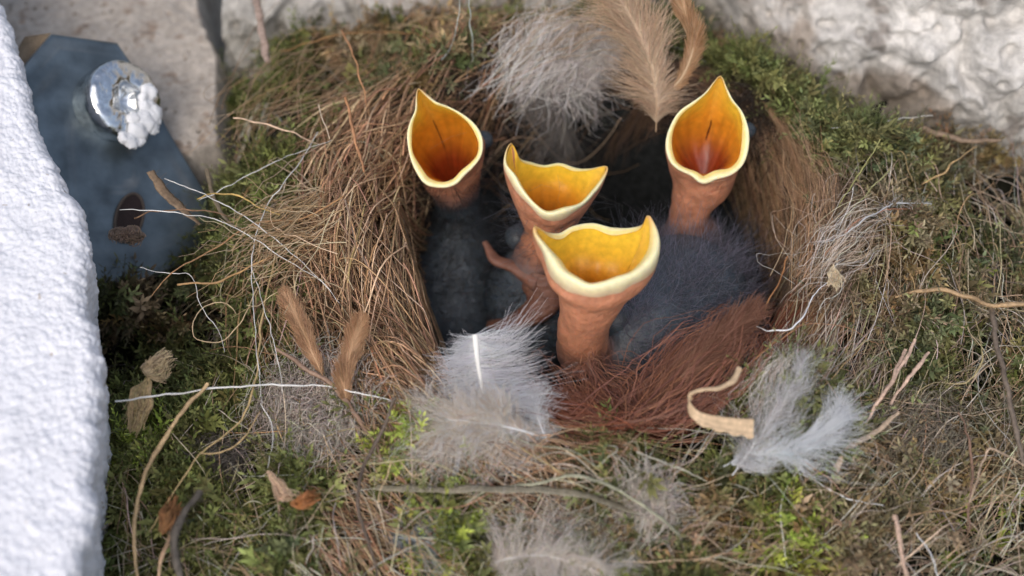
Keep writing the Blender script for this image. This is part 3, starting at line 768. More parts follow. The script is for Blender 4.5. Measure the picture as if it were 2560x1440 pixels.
def feather(label, pts, width, N, col, quillcol, qr=.00012, name='feather', fluff=.2, ang=.9, brad=.00004, prof=None, group=None, normal=None, curl=.3, start=.05, wl=1.0, wr=1.0, k=10, gap=None, qend=1.0, lenjit=.2, tipcol=None):
    n = 60; S = spine(pts, n); T = nrm(np.gradient(S, axis=0))
    nn = nrm(np.array(normal if normal is not None else -FW + np.array([0, 0, .3]))); side = nrm(np.cross(T, nn)); nn = np.cross(side, T)
    root = thing(name, label, 'feather', S[0], group)
    qn = int(n * qend)
    v, f, c = tubes(S[None, :qn], (qr * (1 - (.25 if qr > .0005 else .85) * np.linspace(0, 1, qn) ** 1.3))[None], np.array(quillcol), sides=7)
    mk('quill', v, f, M_quill, root, c)
    s = rng.uniform(start, 1, N); sg = rng.choice([-1, 1], N)
    fi = s * (n - 1); i0 = np.clip(fi.astype(int), 0, n - 2); fr = (fi - i0)[:, None]
    lerp = lambda A: A[i0] * (1 - fr) + A[i0 + 1] * fr
    b, tt, sd_, nv = lerp(S), lerp(T), lerp(side) * sg[:, None], lerp(nn)
    pr = prof(s) if prof else np.sin(np.clip((s - start) / (1 - start), 0, 1) * math.pi * .92 + .12) ** .6
    cl_ = fbm(np.stack([s * 14, sg * 5.0, 0 * s + width * 999], -1), 13, 3) * min(1, fluff * 2.5)
    L = width * pr * (1 + .75 * cl_) * np.where(sg > 0, wr, wl) * (1 + rng.normal(0, lenjit, N))
    a0 = ang + rng.normal(0, .10 + fluff * .45, N) + .7 * fbm(np.stack([s * 9, sg * 3.0, 0 * s], -1), 17, 2) * min(1, fluff * 2.5)
    t = np.linspace(0, 1, k)[None, :, None]
    d = tt * np.cos(a0)[:, None] + sd_ * np.sin(a0)[:, None] + nv * rng.normal(0, fluff * .55, (N, 1))
    clb = np.stack([fbm(np.stack([s * 22, sg * 4.0 + q * 9, 0 * s], -1), 23, 2) for q in range(3)], -1) * fluff * 3
    bendv = tt * curl + rng.normal(0, fluff, (N, 3)) * .6 + clb
    pts_ = b[:, None] + (d[:, None] * t + bendv[:, None] * t ** 2 * .6) * L[:, None, None]
    if fluff > .3:
        pts_ += np.stack([fbm(pts_ * 330 + 11.7 * q, 71 + q, 2) for q in range(3)], -1) * .0028 * t * (fluff / .5)
    if fluff > .1:
        pts_ += np.sin(t * rng.uniform(3, 13, (N, 1, 1)) + rng.uniform(0, 6, (N, 1, 1))) * rng.normal(0, .0005 * fluff, (N, 1, 3)) * t * 2
    C = jit(np.atleast_2d(col)[rng.integers(0, len(np.atleast_2d(col)), N)], N, .08, .02)
    if tipcol is not None:
        C = C[:, None] * (1 - t) + np.array(tipcol) * t
    v, f, c = tubes(pts_, brad * (1 - .7 * t[..., 0]) * np.ones((N, 1)), C)
    mk('vane', v, f, M_down, root, c)
    return root

WH = lin(250, 250, 250); IV = lin(246, 238, 226); TANF = lin(214, 176, 140); RUS = lin(150, 98, 76)
feather('grey-white downy feather with a thick bare white quill standing up on the front rim', [(1188, 836, .014), (1193, 890, .012), (1202, 950, .010), (1216, 1030, .007)], .0056, 2000, np.array([lin(242, 242, 246), WH]), lin(252, 250, 244), qr=.00046, fluff=.24, ang=1.35, curl=-.1, brad=.00004, prof=lambda s: .75 + .25 * np.sin(s * 3), start=0, qend=.98, wl=1.35, wr=.8)
# the quill above is blunt: thick to its end
feather('ivory fluffy down feather lying over the front rim below the bare quill', [(1368, 1100, .004), (1300, 1075, .007), (1220, 1060, .008), (1140, 1050, .007), (1080, 1050, .005)], 0.0052, 3000, np.array([IV, WH, lin(240, 228, 214)]), WH, qr=.00022, fluff=.55, ang=1.1, brad=.000042, curl=.3, start=.03, wl=1.2, wr=.8)
feather('small white tuft feather with upturned tips at the right end of the front down', [(1368, 1102, .005), (1350, 1060, .007), (1335, 1010, .009), (1330, 985, .010)], .0035, 420, WH, WH, fluff=.35, ang=.7, brad=.00003)
feather('bluish white wispy down feather on the right front rim', [(1800, 1170, .008), (1870, 1140, .010), (1960, 1130, .012), (2040, 1100, .012), (2110, 1020, .011)], 0.0042, 1050, np.array([lin(236, 242, 246), WH]), WH, qr=.0001, fluff=.36, ang=.5, brad=.000045, curl=.9, tipcol=WH)
feather('long wispy white feather streaking up towards the curled shaving on the right rim', [(1830, 1190, .008), (1900, 1090, .011), (1960, 1000, .012), (2010, 900, .011)], .0045, 700, np.array([lin(205, 200, 198), WH]), WH, qr=.00008, fluff=.4, ang=.5, brad=.000028)
feather('pale down feather cut by the bottom edge below the mossy rim', [(1200, 1420, .003), (1280, 1395, .006), (1370, 1390, .007), (1480, 1425, .006), (1560, 1450, .004)], .0048, 1500, np.array([IV, lin(236, 230, 226)]), WH, qr=.0001, fluff=.5, ang=1.0, brad=.00003)
feather('faint bluish down feather at the bottom beside bright green moss', [(960, 1340, .002), (1040, 1350, .004), (1130, 1365, .004)], .004, 380, lin(180, 190, 196), lin(205, 210, 215), fluff=.45, brad=.000028)
feather('white fluffy feather at the back of the nest beneath the tan plumes', [(1260, 230, .003), (1330, 190, .005), (1410, 160, .007), (1530, 135, .008)], .0062, 2100, np.array([lin(232, 226, 222), lin(240, 234, 228)]), lin(225, 205, 180), qr=.00022, fluff=.5, ang=1.0, brad=.00006)
feather('dim grey fluffy feather hanging into the cup between the two upper nestlings', [(1230, 260, .002), (1330, 230, .004), (1400, 270, .004), (1440, 370, .002)], .0085, 1500, np.array([lin(150, 146, 142), lin(170, 160, 150)]), lin(150, 130, 110), qr=.0001, fluff=.55, brad=.00004)
feather('broad tan plume rising at the back of the nest', [(1640, 330, .006), (1640, 230, .012), (1610, 110, .018), (1540, -20, .022), (1500, -90, .024)], .0084, 2200, np.array([lin(232, 212, 188), lin(222, 198, 172), lin(240, 222, 198)]), lin(215, 185, 150), qr=.00010, fluff=.2, ang=.6, brad=.00006, curl=-.25, lenjit=.25)
feather('narrow pale tan plume curving up right of the broad one', [(1650, 240, .010), (1700, 200, .014), (1732, 120, .019), (1715, 40, .022), (1680, -60, .026)], .0035, 1800, np.array([lin(222, 190, 155), lin(206, 168, 128)]), lin(230, 205, 170), qr=.00016, fluff=.05, ang=.35, brad=.00008, lenjit=.08)
feather('brown soft feather lining the back wall between the upper nestlings', [(1720, 160, .004), (1640, 230, .004), (1520, 290, .003), (1420, 330, .001)], .009, 1900, np.array([lin(150, 118, 92), lin(128, 104, 86), lin(120, 104, 96)]), lin(190, 150, 90), qr=.00014, fluff=.25, ang=.9, brad=.00005)
feather('small tan feather standing on the left rim, tip leaning left', [(812, 950, .005), (780, 880, .008), (748, 810, .010), (712, 735, .012)], .0030, 2200, np.array([lin(218, 182, 146), lin(206, 168, 132)]), lin(214, 176, 136), qr=.00012, fluff=.07, ang=.38, brad=.00007, lenjit=.1)
feather('small tan feather standing on the left rim, tip leaning right', [(872, 1030, .004), (862, 960, .008), (878, 880, .010), (905, 795, .013)], .0032, 2400, np.array([lin(218, 182, 146), lin(206, 168, 132)]), lin(214, 176, 136), qr=.00012, fluff=.07, ang=.38, brad=.00007, lenjit=.1)
feather('golden brown feather curving along the right inner wall of the cup', [(1890, 230, .004), (1960, 330, .005), (2010, 470, .006), (2020, 640, .006)], .0030, 900, np.array([lin(176, 142, 110), lin(156, 124, 96), lin(190, 156, 124)]), lin(170, 135, 100), qr=.0001, fluff=.06, ang=.3, brad=.00006)

def tuft(label, a0, aj, b0, bj, mid, mj, N, cols, rad=.00006, la=.006, lb=.011, lm=.010):
    g = lambda m, j: np.array(m) + rng.normal(0, .5, (N, 2)) * np.array(j)
    A = g(a0, aj); B = g(b0, bj); M = (A + B) / 2 + np.array(mid) + rng.normal(0, .5, (N, 2)) * np.array(mj)
    lo = rng.normal(0, .0018, N)
    pa = surf(A[:, 0], A[:, 1], la + lo, 0.0); pm = surf(M[:, 0], M[:, 1], lm + lo, 0.0); pb = surf(B[:, 0], B[:, 1], lb + lo, 0.0)
    t = np.linspace(0, 1, 12)[None, :, None]; e = rng.uniform(.55, 1, (N, 1, 1)); t = t * e
    pts = pa[:, None] * (1 - t) ** 2 + (2 * pm - (pa + pb) / 2)[:, None] * 2 * t * (1 - t) + pb[:, None] * t ** 2
    pts = pts + np.stack([fbm(pts * 300 + 7.7 * q, 51 + q, 2) for q in range(3)], -1) * .0032 * t
    v, f, c = tubes(pts, rad * (1 - .7 * t[..., 0]) * rng.uniform(.6, 1.5, (N, 1)), jit(np.array(cols)[rng.integers(0, len(cols), N)], N, .18, .03))
    return tag(mk('hair_tuft', v, f, M_hair, None, c), label, 'hair tuft')
feather('broad dusty brown feather angled from the front of the cup up to the right rim', [(1600, 1040, .006), (1670, 970, .009), (1770, 880, .012), (1888, 776, .014)], .0048, 2600, np.array([lin(160, 118, 98), lin(146, 104, 86), lin(172, 130, 108)]), lin(176, 130, 100), qr=.00012, fluff=.12, ang=.36, brad=.00007, lenjit=.22)
RC = [RUS, lin(152, 104, 86), lin(118, 78, 64), lin(164, 112, 84)]
tuft('reddish brown hair tuft sweeping from the front rim up to a point at the right', (1600, 1048), (120, 22), (1885, 778), (22, 18), (10, 12), (110, 100), 420, RC, rad=.00007, la=.004, lm=.008, lb=.012)
tuft('dull red hair tuft fanned up below the front nestling', (1580, 1055), (120, 20), (1440, 890), (90, 30), (10, 0), (120, 60), 300, RC, rad=.00006, la=.004, lm=.006, lb=.007)
tuft('rust hair tuft lying low towards the white quill', (1600, 1058), (80, 16), (1300, 978), (50, 22), (0, 8), (90, 44), 300, [lin(168, 98, 66), RUS, lin(140, 80, 58)], la=.004, lm=.005, lb=.005)

PL = [lin(226, 212, 194), lin(206, 184, 158), lin(236, 230, 222)]
tuft('pale wispy hair tuft fraying outwards from the right rim over the moss', (2030, 690), (60, 90), (2190, 560), (130, 90), (-10, -20), (110, 100), 150, PL, rad=.00004, la=.004, lm=.009, lb=.008)
tuft('light tan hair tuft bowed along the right inner wall of the cup', (2010, 700), (50, 50), (1935, 270), (50, 60), (62, 0), (50, 60), 150, [lin(196, 160, 124), lin(180, 142, 106), lin(206, 176, 144)], rad=.00005, la=.004, lm=.006, lb=.005)
tuft('whitish down tuft streaming up behind the curled shaving', (1900, 1040), (60, 60), (2010, 860), (80, 60), (-8, 0), (70, 70), 200, PL, rad=.00003, la=.004, lm=.008, lb=.008)
tuft('white down tuft spread along the back rim between the grey feathers', (1300, 200), (120, 90), (1440, 70), (170, 80), (0, -10), (60, 60), 420, [lin(236, 232, 226), lin(222, 212, 202)], rad=.00004, la=.004, lm=.009, lb=.010)
tuft('golden hair tuft fanning over the back rim left of the tan plume', (1270, 170), (60, 30), (1600, 30), (110, 60), (0, -24), (110, 80), 50, [lin(176, 140, 100), lin(196, 164, 126)], rad=.00005, la=.004, lm=.012, lb=.014)
tuft('thin brown hair tuft arching over the moss at the upper left rim', (640, 330), (160, 90), (1000, 110), (140, 80), (-20, -50), (160, 120), 50, [lin(150, 118, 84), lin(130, 104, 78), lin(176, 150, 120)], rad=.00005, la=.004, lm=.008, lb=.008)
tuft('pale stalk bundle spreading left from the rootlets over the dark moss', (800, 560), (60, 150), (560, 640), (130, 190), (0, -12), (40, 40), 130, [lin(200, 168, 128), lin(176, 146, 108), lin(214, 190, 156)], rad=.00009, la=.005, lm=.009, lb=.008)

# ------------------------------------------------------------------ single strands, straws and shavings
def strand(name, label, cat, pts, r_px, col, flat=1.0, sides=7, m=M_fib, n=40, taper=.5, wob=0.0, fuzz=0, ends=None, group=None):
    S = spine(pts, n)
    wob = wob or .00035
    if wob: S = S + np.stack([fbm(S * 500 + 3.3 * i, 60 + i, 2) for i in range(3)], -1) * wob
    t = np.linspace(0, 1, n); r = r_px * .0000625 * (.62 if r_px < 4.5 else .74) * (1 - taper * np.abs(2 * t - .7).clip(0, 1.3) ** 2 * .6) * (1 + .45 * fbm(S * 700, 1, 3))
    c = np.array(col)[None] * (1 + .45 * fbm(S * 350, 2, 3)[:, None])
    pcs = [tubes(S[None], r[None], c[None], sides=sides, flat=flat)]
    v = pcs[0][0]; nn_ = len(v); s_ = sides
    # end caps
    F3 = [[0, (i + 1) % s_, i] for i in range(1, s_ - 1)]
    caps = np.array([[0, i, i + 1] for i in range(1, s_ - 1)] + [[nn_ - s_, nn_ - s_ + i + 1, nn_ - s_ + i] for i in range(1, s_ - 1)])
    pcs[0] = (v, [pcs[0][1], caps], pcs[0][2])
    if fuzz:
        ii = rng.integers(0, n, fuzz); tt = np.linspace(0, 1, 5)[None, :, None]
        d = rng.normal(0, 1, (fuzz, 3)) * .0006; pp = S[ii][:, None] + d[:, None] * tt + rng.normal(0, .0002, (fuzz, 1, 3)) * tt ** 2
        pcs.append(tubes(pp, .00002, np.array(col)))
    V, F, C = cat_mesh(pcs)
    o = mk(name, V, F, m, None, C)
    return tag(o, label, cat, group)

PW = lin(220, 218, 212); STR = lin(204, 178, 140); BRN = lin(140, 108, 80); DKB = lin(96, 82, 70); ORB = lin(180, 130, 90)
S_ = strand
S_('hair', 'thick bluish white hair arching low across the left moss to the rootlets', 'hair', [(290, 1003, .010), (430, 985, .009), (560, 968, .008), (700, 962, .008), (830, 970, .007), (960, 998, .005), (1060, 1025, .004)], 3.6, PW, m=M_hair)
S_('hair', 'long white hair hanging straight down past the left edge of the rootlets', 'hair', [(795, 330, .008), (740, 420, .009), (670, 510, .010), (635, 610, .010), (630, 740, .010), (642, 880, .009), (655, 1010, .008)], 2.0, PW, m=M_hair)
S_('hair', 'white hair branching right of the long hanging one over the dead stem', 'hair', [(628, 670, .009), (660, 770, .008), (690, 870, .008), (706, 985, .007)], 1.7, PW, m=M_hair)
S_('hair', 'white hair sloping from the dark bracket down across the rootlets', 'hair', [(410, 446, .014), (540, 500, .012), (650, 570, .011), (740, 640, .010), (830, 730, .008)], 1.9, PW, m=M_hair)
S_('hair', 'white hair starting at the rusty slot and curving over the rootlets', 'hair', [(300, 524, .016), (430, 530, .014), (560, 555, .012), (700, 640, .010), (800, 700, .008), (850, 760, .007)], 1.9, PW, m=M_hair)
S_('hair', 'white hair drawn across the upper left shadow towards the rootlets', 'hair', [(500, 500, .010), (620, 440, .010), (720, 390, .010), (830, 350, .009)], 1.7, PW, m=M_hair)
S_('hair', 'wavy pale hair looping over the green moss on the left', 'hair', [(350, 668, .008), (420, 685, .008), (480, 690, .008), (500, 760, .007), (545, 820, .007), (560, 880, .006)], 1.6, PW, m=M_hair)
S_('hair', 'pale tan hair making a round loop on the left moss', 'hair', [(590, 785, .006), (560, 755, .006), (510, 770, .006), (480, 820, .006), (500, 850, .006), (560, 850, .006), (610, 790, .007), (650, 700, .008), (690, 640, .008)], 2.2, STR, m=M_hair)
S_('hair', 'pale hair hooking down past the grey wool in the lower left', 'hair', [(650, 1010, .006), (680, 1060, .006), (680, 1120, .005), (665, 1170, .005)], 2.0, PW, m=M_hair)
S_('hair', 'thin dark hair lying across the dark left part of the cup', 'hair', [(1010, 800, -.002), (1080, 798, -.002), (1150, 792, -.002), (1190, 785, -.002)], 1.3, lin(120, 130, 130), m=M_hair)
S_('hair', 'thin pale hair running along the front rim from the down feather to the shaving', 'hair', [(1400, 1062, .005), (1550, 1068, .005), (1700, 1074, .005), (1850, 1090, .006), (1960, 1110, .006)], 1.8, lin(190, 185, 170), m=M_hair)
S_('hair', 'white hair trailing right from the wispy feather towards the flat stick', 'hair', [(1960, 1160, .006), (2030, 1200, .005), (2110, 1245, .005), (2210, 1265, .005)], 2.2, WH, m=M_hair)
S_('hair', 'short white hair standing beside the flat pale stick at the bottom right', 'hair', [(2290, 1330, .004), (2320, 1375, .005), (2345, 1440, .005), (2350, 1480, .005)], 2.0, WH, m=M_hair)
S_('hair', 'white curved hair sweeping over moss high on the right', 'hair', [(2080, 320, .006), (2170, 310, .007), (2250, 298, .008), (2330, 288, .008)], 2.2, PW, m=M_hair)
S_('hair', 'pale hair bent in a hook on the right moss below the straight stems', 'hair', [(2010, 620, .006), (2100, 590, .008), (2170, 545, .009), (2240, 510, .009), (2330, 508, .009)], 3.0, lin(205, 205, 205), m=M_hair, fuzz=120)
S_('hair', 'orange brown hair arching above the upper left rootlets', 'hair', [(700, 130, .006), (860, 85, .009), (1000, 80, .009), (1070, 100, .008), (1095, 160, .005)], 2.6, lin(150, 108, 62), m=M_hair)
S_('hair', 'white hair hanging vertically at the very top of the nest', 'hair', [(1172, -30, .018), (1176, 50, .012), (1180, 110, .008), (1182, 160, .006)], 2.4, lin(190, 200, 195), m=M_hair)
S_('hair', 'second pale hair curving left at the very top of the nest', 'hair', [(1150, -20, .018), (1145, 50, .012), (1130, 110, .008), (1100, 150, .006)], 1.8, lin(190, 200, 195), m=M_hair)
S_('hair', 'white hair crossing the right rim below the rust feather tip', 'hair', [(1830, 784, .010), (1880, 812, .011), (1935, 826, .011), (1985, 815, .010), (2050, 720, .009), (2100, 690, .008)], 2.4, WH, m=M_hair)
S_('straw', 'stout tan straw standing among the upper left rootlets', 'straw', [(864, 240, .016), (876, 300, .013), (893, 370, .010), (912, 430, .008)], 5.5, ORB, flat=.7, taper=.3)
S_('straw', 'slim brown straw rising above the upper left rootlets', 'straw', [(856, 74, .018), (880, 130, .015), (900, 190, .012), (920, 270, .009)], 3.4, ORB, taper=.5)
S_('straw', 'pale straw lying out to the left from the upper rootlets', 'straw', [(582, 295, .014), (660, 308, .013), (740, 335, .011), (800, 362, .010)], 3.4, lin(222, 190, 160), taper=.6)
S_('straw', 'thin white straw leaning beside the stout tan one', 'straw', [(795, 262, .014), (812, 310, .012), (826, 350, .010)], 2.2, lin(220, 200, 175))
S_('straw', 'pale straw crossing the dark inner left wall of the cup', 'straw', [(1013, 606, .005), (1000, 650, .003), (985, 695, .002), (968, 735, .002)], 5.0, lin(158, 132, 108), flat=.6, taper=.2)
S_('straw', 'tan straw ending in a point at the left above the green moss', 'straw', [(442, 710, .009), (500, 708, .009), (560, 700, .009), (620, 670, .009), (680, 640, .009)], 4.2, lin(190, 150, 100), taper=.4)
S_('straw', 'yellowish straw curving from the bracket shadow into the rootlets', 'straw', [(490, 497, .012), (550, 482, .012), (600, 492, .011), (700, 540, .010)], 3.2, lin(200, 168, 100))
S_('straw', 'flat brown straw lying from the rusty slot to the rootlets', 'straw', [(335, 548, .014), (390, 528, .013), (500, 525, .012), (600, 550, .010)], 3.0, BRN)
S_('straw', 'long tan straw slanting down-left from the rootlets over the moss', 'straw', [(860, 490, .009), (760, 545, .010), (640, 560, .010), (540, 620, .009), (420, 690, .008), (380, 740, .006)], 3.6, lin(170, 130, 90))
S_('straw', 'short pale straw tilted in the moss beside the green sprigs at lower right', 'straw', [(2335, 565, .007), (2310, 615, .006), (2285, 665, .005)], 3.6, lin(190, 178, 150))
S_('straw', 'thin straight green-yellow straw leaning on the right rim', 'straw', [(2200, 350, .010), (2160, 420, .009), (2120, 480, .008), (2095, 520, .007)], 3.0, lin(160, 158, 100))
S_('straw', 'second green-yellow straw leaning on the right rim lower down', 'straw', [(2225, 425, .009), (2170, 480, .008), (2110, 545, .007)], 2.6, lin(160, 158, 110))
S_('straw', 'red-brown straw running from the right rim out across the moss', 'straw', [(2060, 640, .007), (2130, 565, .008), (2200, 530, .008), (2290, 520, .008)], 3.2, lin(180, 128, 98))
S_('straw', 'thin straw tail curling off the right rim toward the bottom of the cup', 'straw', [(2020, 800, .008), (1920, 870, .009), (1840, 940, .008), (1720, 1030, .006), (1640, 1050, .005)], 3.0, lin(170, 122, 86))
S_('straw', 'tall tan straw crossing the rust feather tip', 'straw', [(1970, 640, .010), (1930, 740, .011), (1880, 830, .010), (1800, 960, .008)], 3.6, lin(170, 120, 76))
S_('dry_grass', 'thick tan grass stem bowed along the plaster at the lower left', 'dry grass', [(520, 958, .009), (450, 1040, .009), (385, 1140, .009), (345, 1240, .009), (335, 1340, .008), (350, 1470, .006)], 6.5, lin(196, 166, 124), taper=.5)
S_('dry_grass', 'long thin grass stem curving from the hanging hairs to the bottom left moss', 'dry grass', [(690, 640, .007), (655, 790, .007), (640, 940, .007), (600, 1050, .007), (500, 1140, .007), (430, 1240, .006), (370, 1330, .004)], 4.0, lin(190, 164, 116))
S_('dry_grass', 'short side stem branching right from the thin bottom left grass stem', 'dry grass', [(505, 1132, .006), (560, 1130, .006), (610, 1090, .006), (650, 1030, .006)], 3.2, lin(180, 154, 110))
S_('dry_grass', 'fuzzy dark grey stem curving at the bottom left', 'dry grass', [(500, 1232, .006), (462, 1280, .007), (436, 1340, .007), (440, 1400, .006), (470, 1500, .004)], 12, lin(98, 90, 80), fuzz=500, flat=.7, taper=.3)
S_('dry_grass', 'pale husk-like stem beside the fuzzy dark one at the bottom edge', 'dry grass', [(430, 1320, .006), (410, 1380, .006), (396, 1450, .005)], 6, lin(190, 158, 126), flat=.5)
S_('twig', 'thin brown twig running down the inner left wall of the cup', 'twig', [(862, 500, .006), (885, 590, .005), (925, 680, .005), (975, 760, .004), (1012, 812, .003), (1012, 835, .002)], 4.2, lin(150, 128, 110), wob=.0003)
S_('twig', 'woody brown twig edging the grey wool below the tan feathers', 'twig', [(690, 872, .007), (770, 925, .007), (840, 975, .006), (895, 1050, .006), (945, 1120, .006), (960, 1180, .005)], 7.5, lin(150, 122, 102), wob=.0004, taper=.4)
S_('twig', 'dark fuzzy twig crossing from the woody twig down to the bottom edge', 'twig', [(990, 990, .008), (940, 1110, .009), (900, 1190, .009), (895, 1280, .008), (920, 1360, .007), (950, 1460, .006)], 6.0, DKB, fuzz=200)
S_('twig', 'reddish brown twig slanting below the bright green moss sprig', 'twig', [(975, 1170, .006), (1030, 1225, .006), (1075, 1290, .006), (1100, 1350, .005)], 6.0, lin(150, 112, 84))
S_('twig', 'tall fuzzy grey-brown twig down the right edge', 'twig', [(2480, 770, .008), (2495, 880, .008), (2520, 980, .008), (2540, 1080, .007), (2570, 1180, .006)], 9, lin(120, 106, 92), fuzz=500, flat=.8, taper=.2)
S_('twig', 'slender brown twig rising from the bottom right moss', 'twig', [(2420, 1330, .006), (2425, 1250, .007), (2430, 1170, .007), (2420, 1090, .007), (2395, 1030, .006)], 4.5, lin(140, 110, 90), wob=.0004)
S_('twig', 'pale bent twig with a hooked top near the right edge', 'twig', [(2425, 1255, .008), (2445, 1190, .009), (2465, 1130, .010), (2480, 1120, .010), (2540, 1150, .008), (2580, 1170, .008)], 3.6, lin(190, 165, 140), wob=.0004)
S_('twig', 'rough tan twig entering from the right edge', 'twig', [(2600, 755, .010), (2530, 762, .010), (2470, 758, .009), (2400, 735, .008), (2300, 725, .007), (2240, 740, .005)], 8, lin(180, 150, 112), fuzz=350, wob=.0005)
S_('twig', 'blurred brown twig lying at the foot of the stone on the right', 'twig', [(2230, 310, .004), (2330, 330, .005), (2420, 355, .005), (2500, 350, .005)], 11, lin(140, 118, 96), wob=.0005)
S_('twig', 'crooked tan twig on the moss below the stone at the right', 'twig', [(2300, 460, .006), (2360, 430, .007), (2400, 395, .008), (2440, 370, .008)], 3.6, lin(180, 150, 105), wob=.0006)
S_('dry_leaf', 'long dull green dried blade along the bottom of the nest', 'dry leaf', [(940, 1220, .006), (1080, 1222, .008), (1200, 1222, .009), (1300, 1222, .009), (1430, 1235, .009), (1560, 1268, .008), (1650, 1300, .006)], 15, lin(134, 126, 106), flat=.12, taper=.2)
S_('dry_leaf', 'light edged narrow blade curving over the dull one to a blunt right end', 'dry leaf', [(1160, 1258, .006), (1230, 1222, .007), (1340, 1210, .008), (1440, 1190, .009), (1540, 1222, .010), (1630, 1280, .010), (1700, 1335, .009)], 6, lin(164, 162, 136), flat=.25, taper=.1)
S_('dry_leaf', 'folded beige blade pointing up right of the bluish down feather', 'dry leaf', [(2085, 1180, .005), (2130, 1110, .007), (2190, 1080, .008), (2250, 1030, .009)], 11, lin(180, 158, 134), flat=.18)
S_('dry_leaf', 'pale stiff blade hanging in front of the wall at the top left', 'dry leaf', [(628, -80, .008), (640, 0, .008), (655, 80, .007), (668, 155, .006)], 17, lin(170, 148, 134), flat=.15, taper=.3)
S_('dry_leaf', 'frayed brown blade leaning against the bracket at the left', 'dry leaf', [(372, 430, .012), (410, 480, .011), (450, 520, .010), (500, 560, .008)], 17, lin(130, 108, 84), flat=.2, fuzz=60, taper=.6)
S_('dry_leaf', 'second dim blade beside the frayed one in the bracket shadow', 'dry leaf', [(518, 420, .008), (530, 480, .008), (560, 540, .008), (610, 590, .006)], 8, lin(120, 106, 84), flat=.3)
S_('stick', 'flat pale stick pointing down at the bottom right', 'stick', [(2238, 1288, .008), (2248, 1340, .008), (2260, 1400, .007), (2272, 1470, .006)], 8, lin(196, 166, 144), flat=.3, taper=.05, sides=6)
for i, (lab, pp) in enumerate((('longest of three pale split straws on the right moss', [(2288, 848, .009), (2250, 920, .009), (2200, 1000, .008), (2165, 1065, .006)]), ('middle one of three pale split straws on the right moss', [(2262, 870, .008), (2235, 935, .009), (2215, 975, .008)]), ('right-leaning one of three pale split straws on the right moss', [(2325, 880, .008), (2275, 940, .009), (2225, 1010, .007)]))):
    S_('straw', lab, 'straw', pp, 6, lin(204, 174, 152), flat=.35, taper=.3, group='split straws')
S_('rootlet', 'pale curly rootlet looping over bright green moss at the front', 'rootlet', [(945, 1260, .008), (965, 1190, .009), (985, 1140, .009), (1010, 1160, .008), (1040, 1190, .008), (1090, 1150, .007), (1060, 1100, .007), (1040, 1140, .007), (1030, 1200, .006)], 2.4, STR)
S_('rootlet', 'long thin pale rootlet arching from the twig over the green moss at the front', 'rootlet', [(840, 1190, .007), (930, 1160, .009), (1020, 1150, .009), (1100, 1165, .008), (1165, 1200, .007), (1175, 1240, .005)], 2.8, lin(170, 160, 120))
S_('rootlet', 'pale rootlet curling in the moss behind the long blade', 'rootlet', [(1470, 1130, .005), (1490, 1165, .006), (1515, 1150, .006), (1540, 1120, .006), (1480, 1110, .005)], 2.2, lin(180, 176, 160))
S_('rootlet', 'white-edged rootlet descending right towards the bluish down feather', 'rootlet', [(1590, 1130, .006), (1660, 1155, .007), (1720, 1180, .007), (1770, 1202, .006)], 3.2, lin(205, 200, 180))
S_('rootlet', 'yellowish curled rootlet on the right moss', 'rootlet', [(2370, 960, .006), (2420, 955, .007), (2455, 900, .008), (2450, 850, .007), (2440, 800, .006)], 3.0, lin(176, 160, 116))

# curled wood shaving
def shaving():
    pts = [(1842, 918, .015), (1826, 950, .015), (1795, 968, .015), (1755, 972, .015), (1722, 985, .014), (1722, 1005, .014), (1750, 1030, .014), (1810, 1042, .013), (1885, 1048, .013)]
    S = spine(pts, 60); t = np.linspace(0, 1, 60)
    wd_ = np.interp(t, [0, .1, .35, .5, .7, 1], [.0007, .0008, .0005, .0009, .0019, .0026])
    T = nrm(np.gradient(S, axis=0)); dn = nrm(np.array([0, -.75, -.35]) * np.ones_like(T)); dn = nrm(dn - T * (T * dn).sum(1)[:, None])
    twist = np.interp(t, [0, .3, .5, 1], [.9, .6, .2, 0])[:, None]
    dn = nrm(dn * np.cos(twist) + np.cross(T, dn) * np.sin(twist)); nv = np.cross(T, dn)
    cols = 9; V = []; C = []
    for side in (0, 1):
        for j in range(cols):
            w = (j / (cols - 1)) ; rag = fbm(np.stack([t * 9, 0 * t + j, 0 * t], -1), 3, 2) * .0001
            V.append(S + dn * (w * wd_ * (1 + .08 * np.sin(t * 60) * (j == cols - 1)))[:, None] + nv * ((side * .00018) + .00012 * math.sin(w * 3.1) + rag)[:, None])
            C.append(np.broadcast_to(lin(226, 196, 158) * (.85 + .15 * ((j * 7) % 3) / 2), (60, 3)))
    V = np.array(V); C = np.array(C); idx = np.arange(V.shape[0] * 60).reshape(-1, 60)
    order = list(range(cols)) + list(range(2 * cols - 1, cols - 1, -1)); F = []
    idl = idx[order]
    F = np.stack([idl[:, :-1], np.roll(idl, -1, 0)[:, :-1], np.roll(idl, -1, 0)[:, 1:], idl[:, 1:]], -1).reshape(-1, 4)
    tag(mk('wood_shaving', V.reshape(-1, 3), F, M_wood, None, C.reshape(-1, 3)), 'curled pale wood shaving hooked on the right front rim', 'shaving')
shaving()

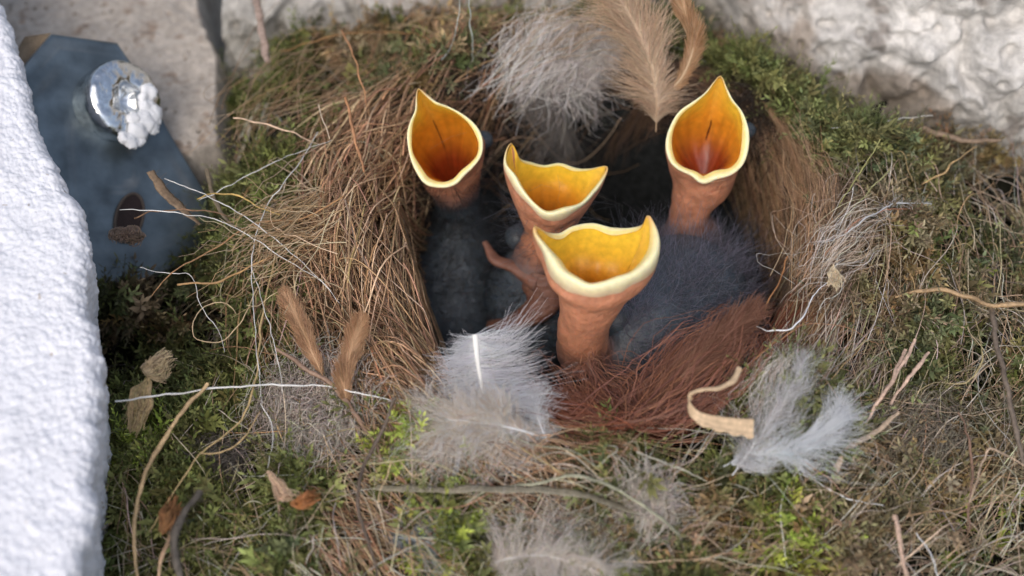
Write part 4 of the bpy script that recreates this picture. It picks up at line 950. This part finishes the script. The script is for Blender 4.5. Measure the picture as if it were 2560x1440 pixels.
# dry seed heads and husks
def husk(label, pts, wmax, col, N=260, name='seed_husk'):
    S = spine(pts, 20); T = nrm(S[-1] - S[0]); t = np.linspace(0, 1, 10)[None, :, None]
    sd_ = nrm(np.cross(T, -FW)); a_ = rng.uniform(-1, 1, (N, 1)); h_ = rng.uniform(-.4, .4, (N, 1))
    L = np.linalg.norm(S[-1] - S[0]); s0 = rng.uniform(0, .45, (N, 1, 1)); s1 = rng.uniform(.5, 1.05, (N, 1, 1)).clip(0, 1)
    s = s0 + (s1 - s0) * t; i_ = np.clip((s[..., 0] * 19).astype(int), 0, 18); fr = s * 19 - i_[..., None]
    base = S[i_] * (1 - fr) + S[i_ + 1] * fr
    env = np.sin(np.clip(s, 0, 1) * math.pi * .8 + .25)
    pp = base + (a_ * wmax)[:, None] * sd_ * env + (h_ * wmax)[:, None] * (-FW) * env
    pp = pp + np.stack([fbm(pp * 500 + 5 * q, 31 + q, 2) for q in range(3)], -1) * .0009 + (rng.normal(0, 1, (N, 1, 3)) * .0004) * t ** 2
    v, f, c = tubes(pp, .00007, jit(np.array(col)[None], N, .12, .03))
    tag(mk(name, v, f, M_fib, None, c), label, 'seed husk')
husk('pale fan-shaped grass husk at the left, pointing right', [(355, 945, .008), (385, 925, .009), (430, 905, .010)], .0016, lin(178, 160, 128))
husk('straw coloured hanging seed head beside the plaster at the left', [(365, 950, .008), (350, 1010, .008), (335, 1075, .007)], .0016, lin(190, 166, 122))
husk('blurred brown husk under the rusty slot of the bracket', [(322, 560, .008), (316, 580, .008), (310, 600, .009)], .0026, lin(136, 116, 100))
husk('pale splintered husk above the lower left stalk bundle', [(668, 1180, .007), (700, 1225, .008), (745, 1250, .008)], .0009, lin(206, 176, 146), 120)
husk('rust coloured torn husk at the end of the splintered one', [(735, 1262, .008), (765, 1252, .009), (785, 1240, .008)], .0010, lin(170, 112, 66), 120)
husk('brown curled husk near the bottom left corner moss', [(395, 1330, .006), (430, 1290, .007), (440, 1260, .006)], .0014, lin(150, 106, 66), 160)
husk('short cream husk standing on the right rim by the golden feather', [(2080, 660, .010), (2084, 690, .010), (2092, 722, .009)], .0008, lin(226, 206, 172), 120)
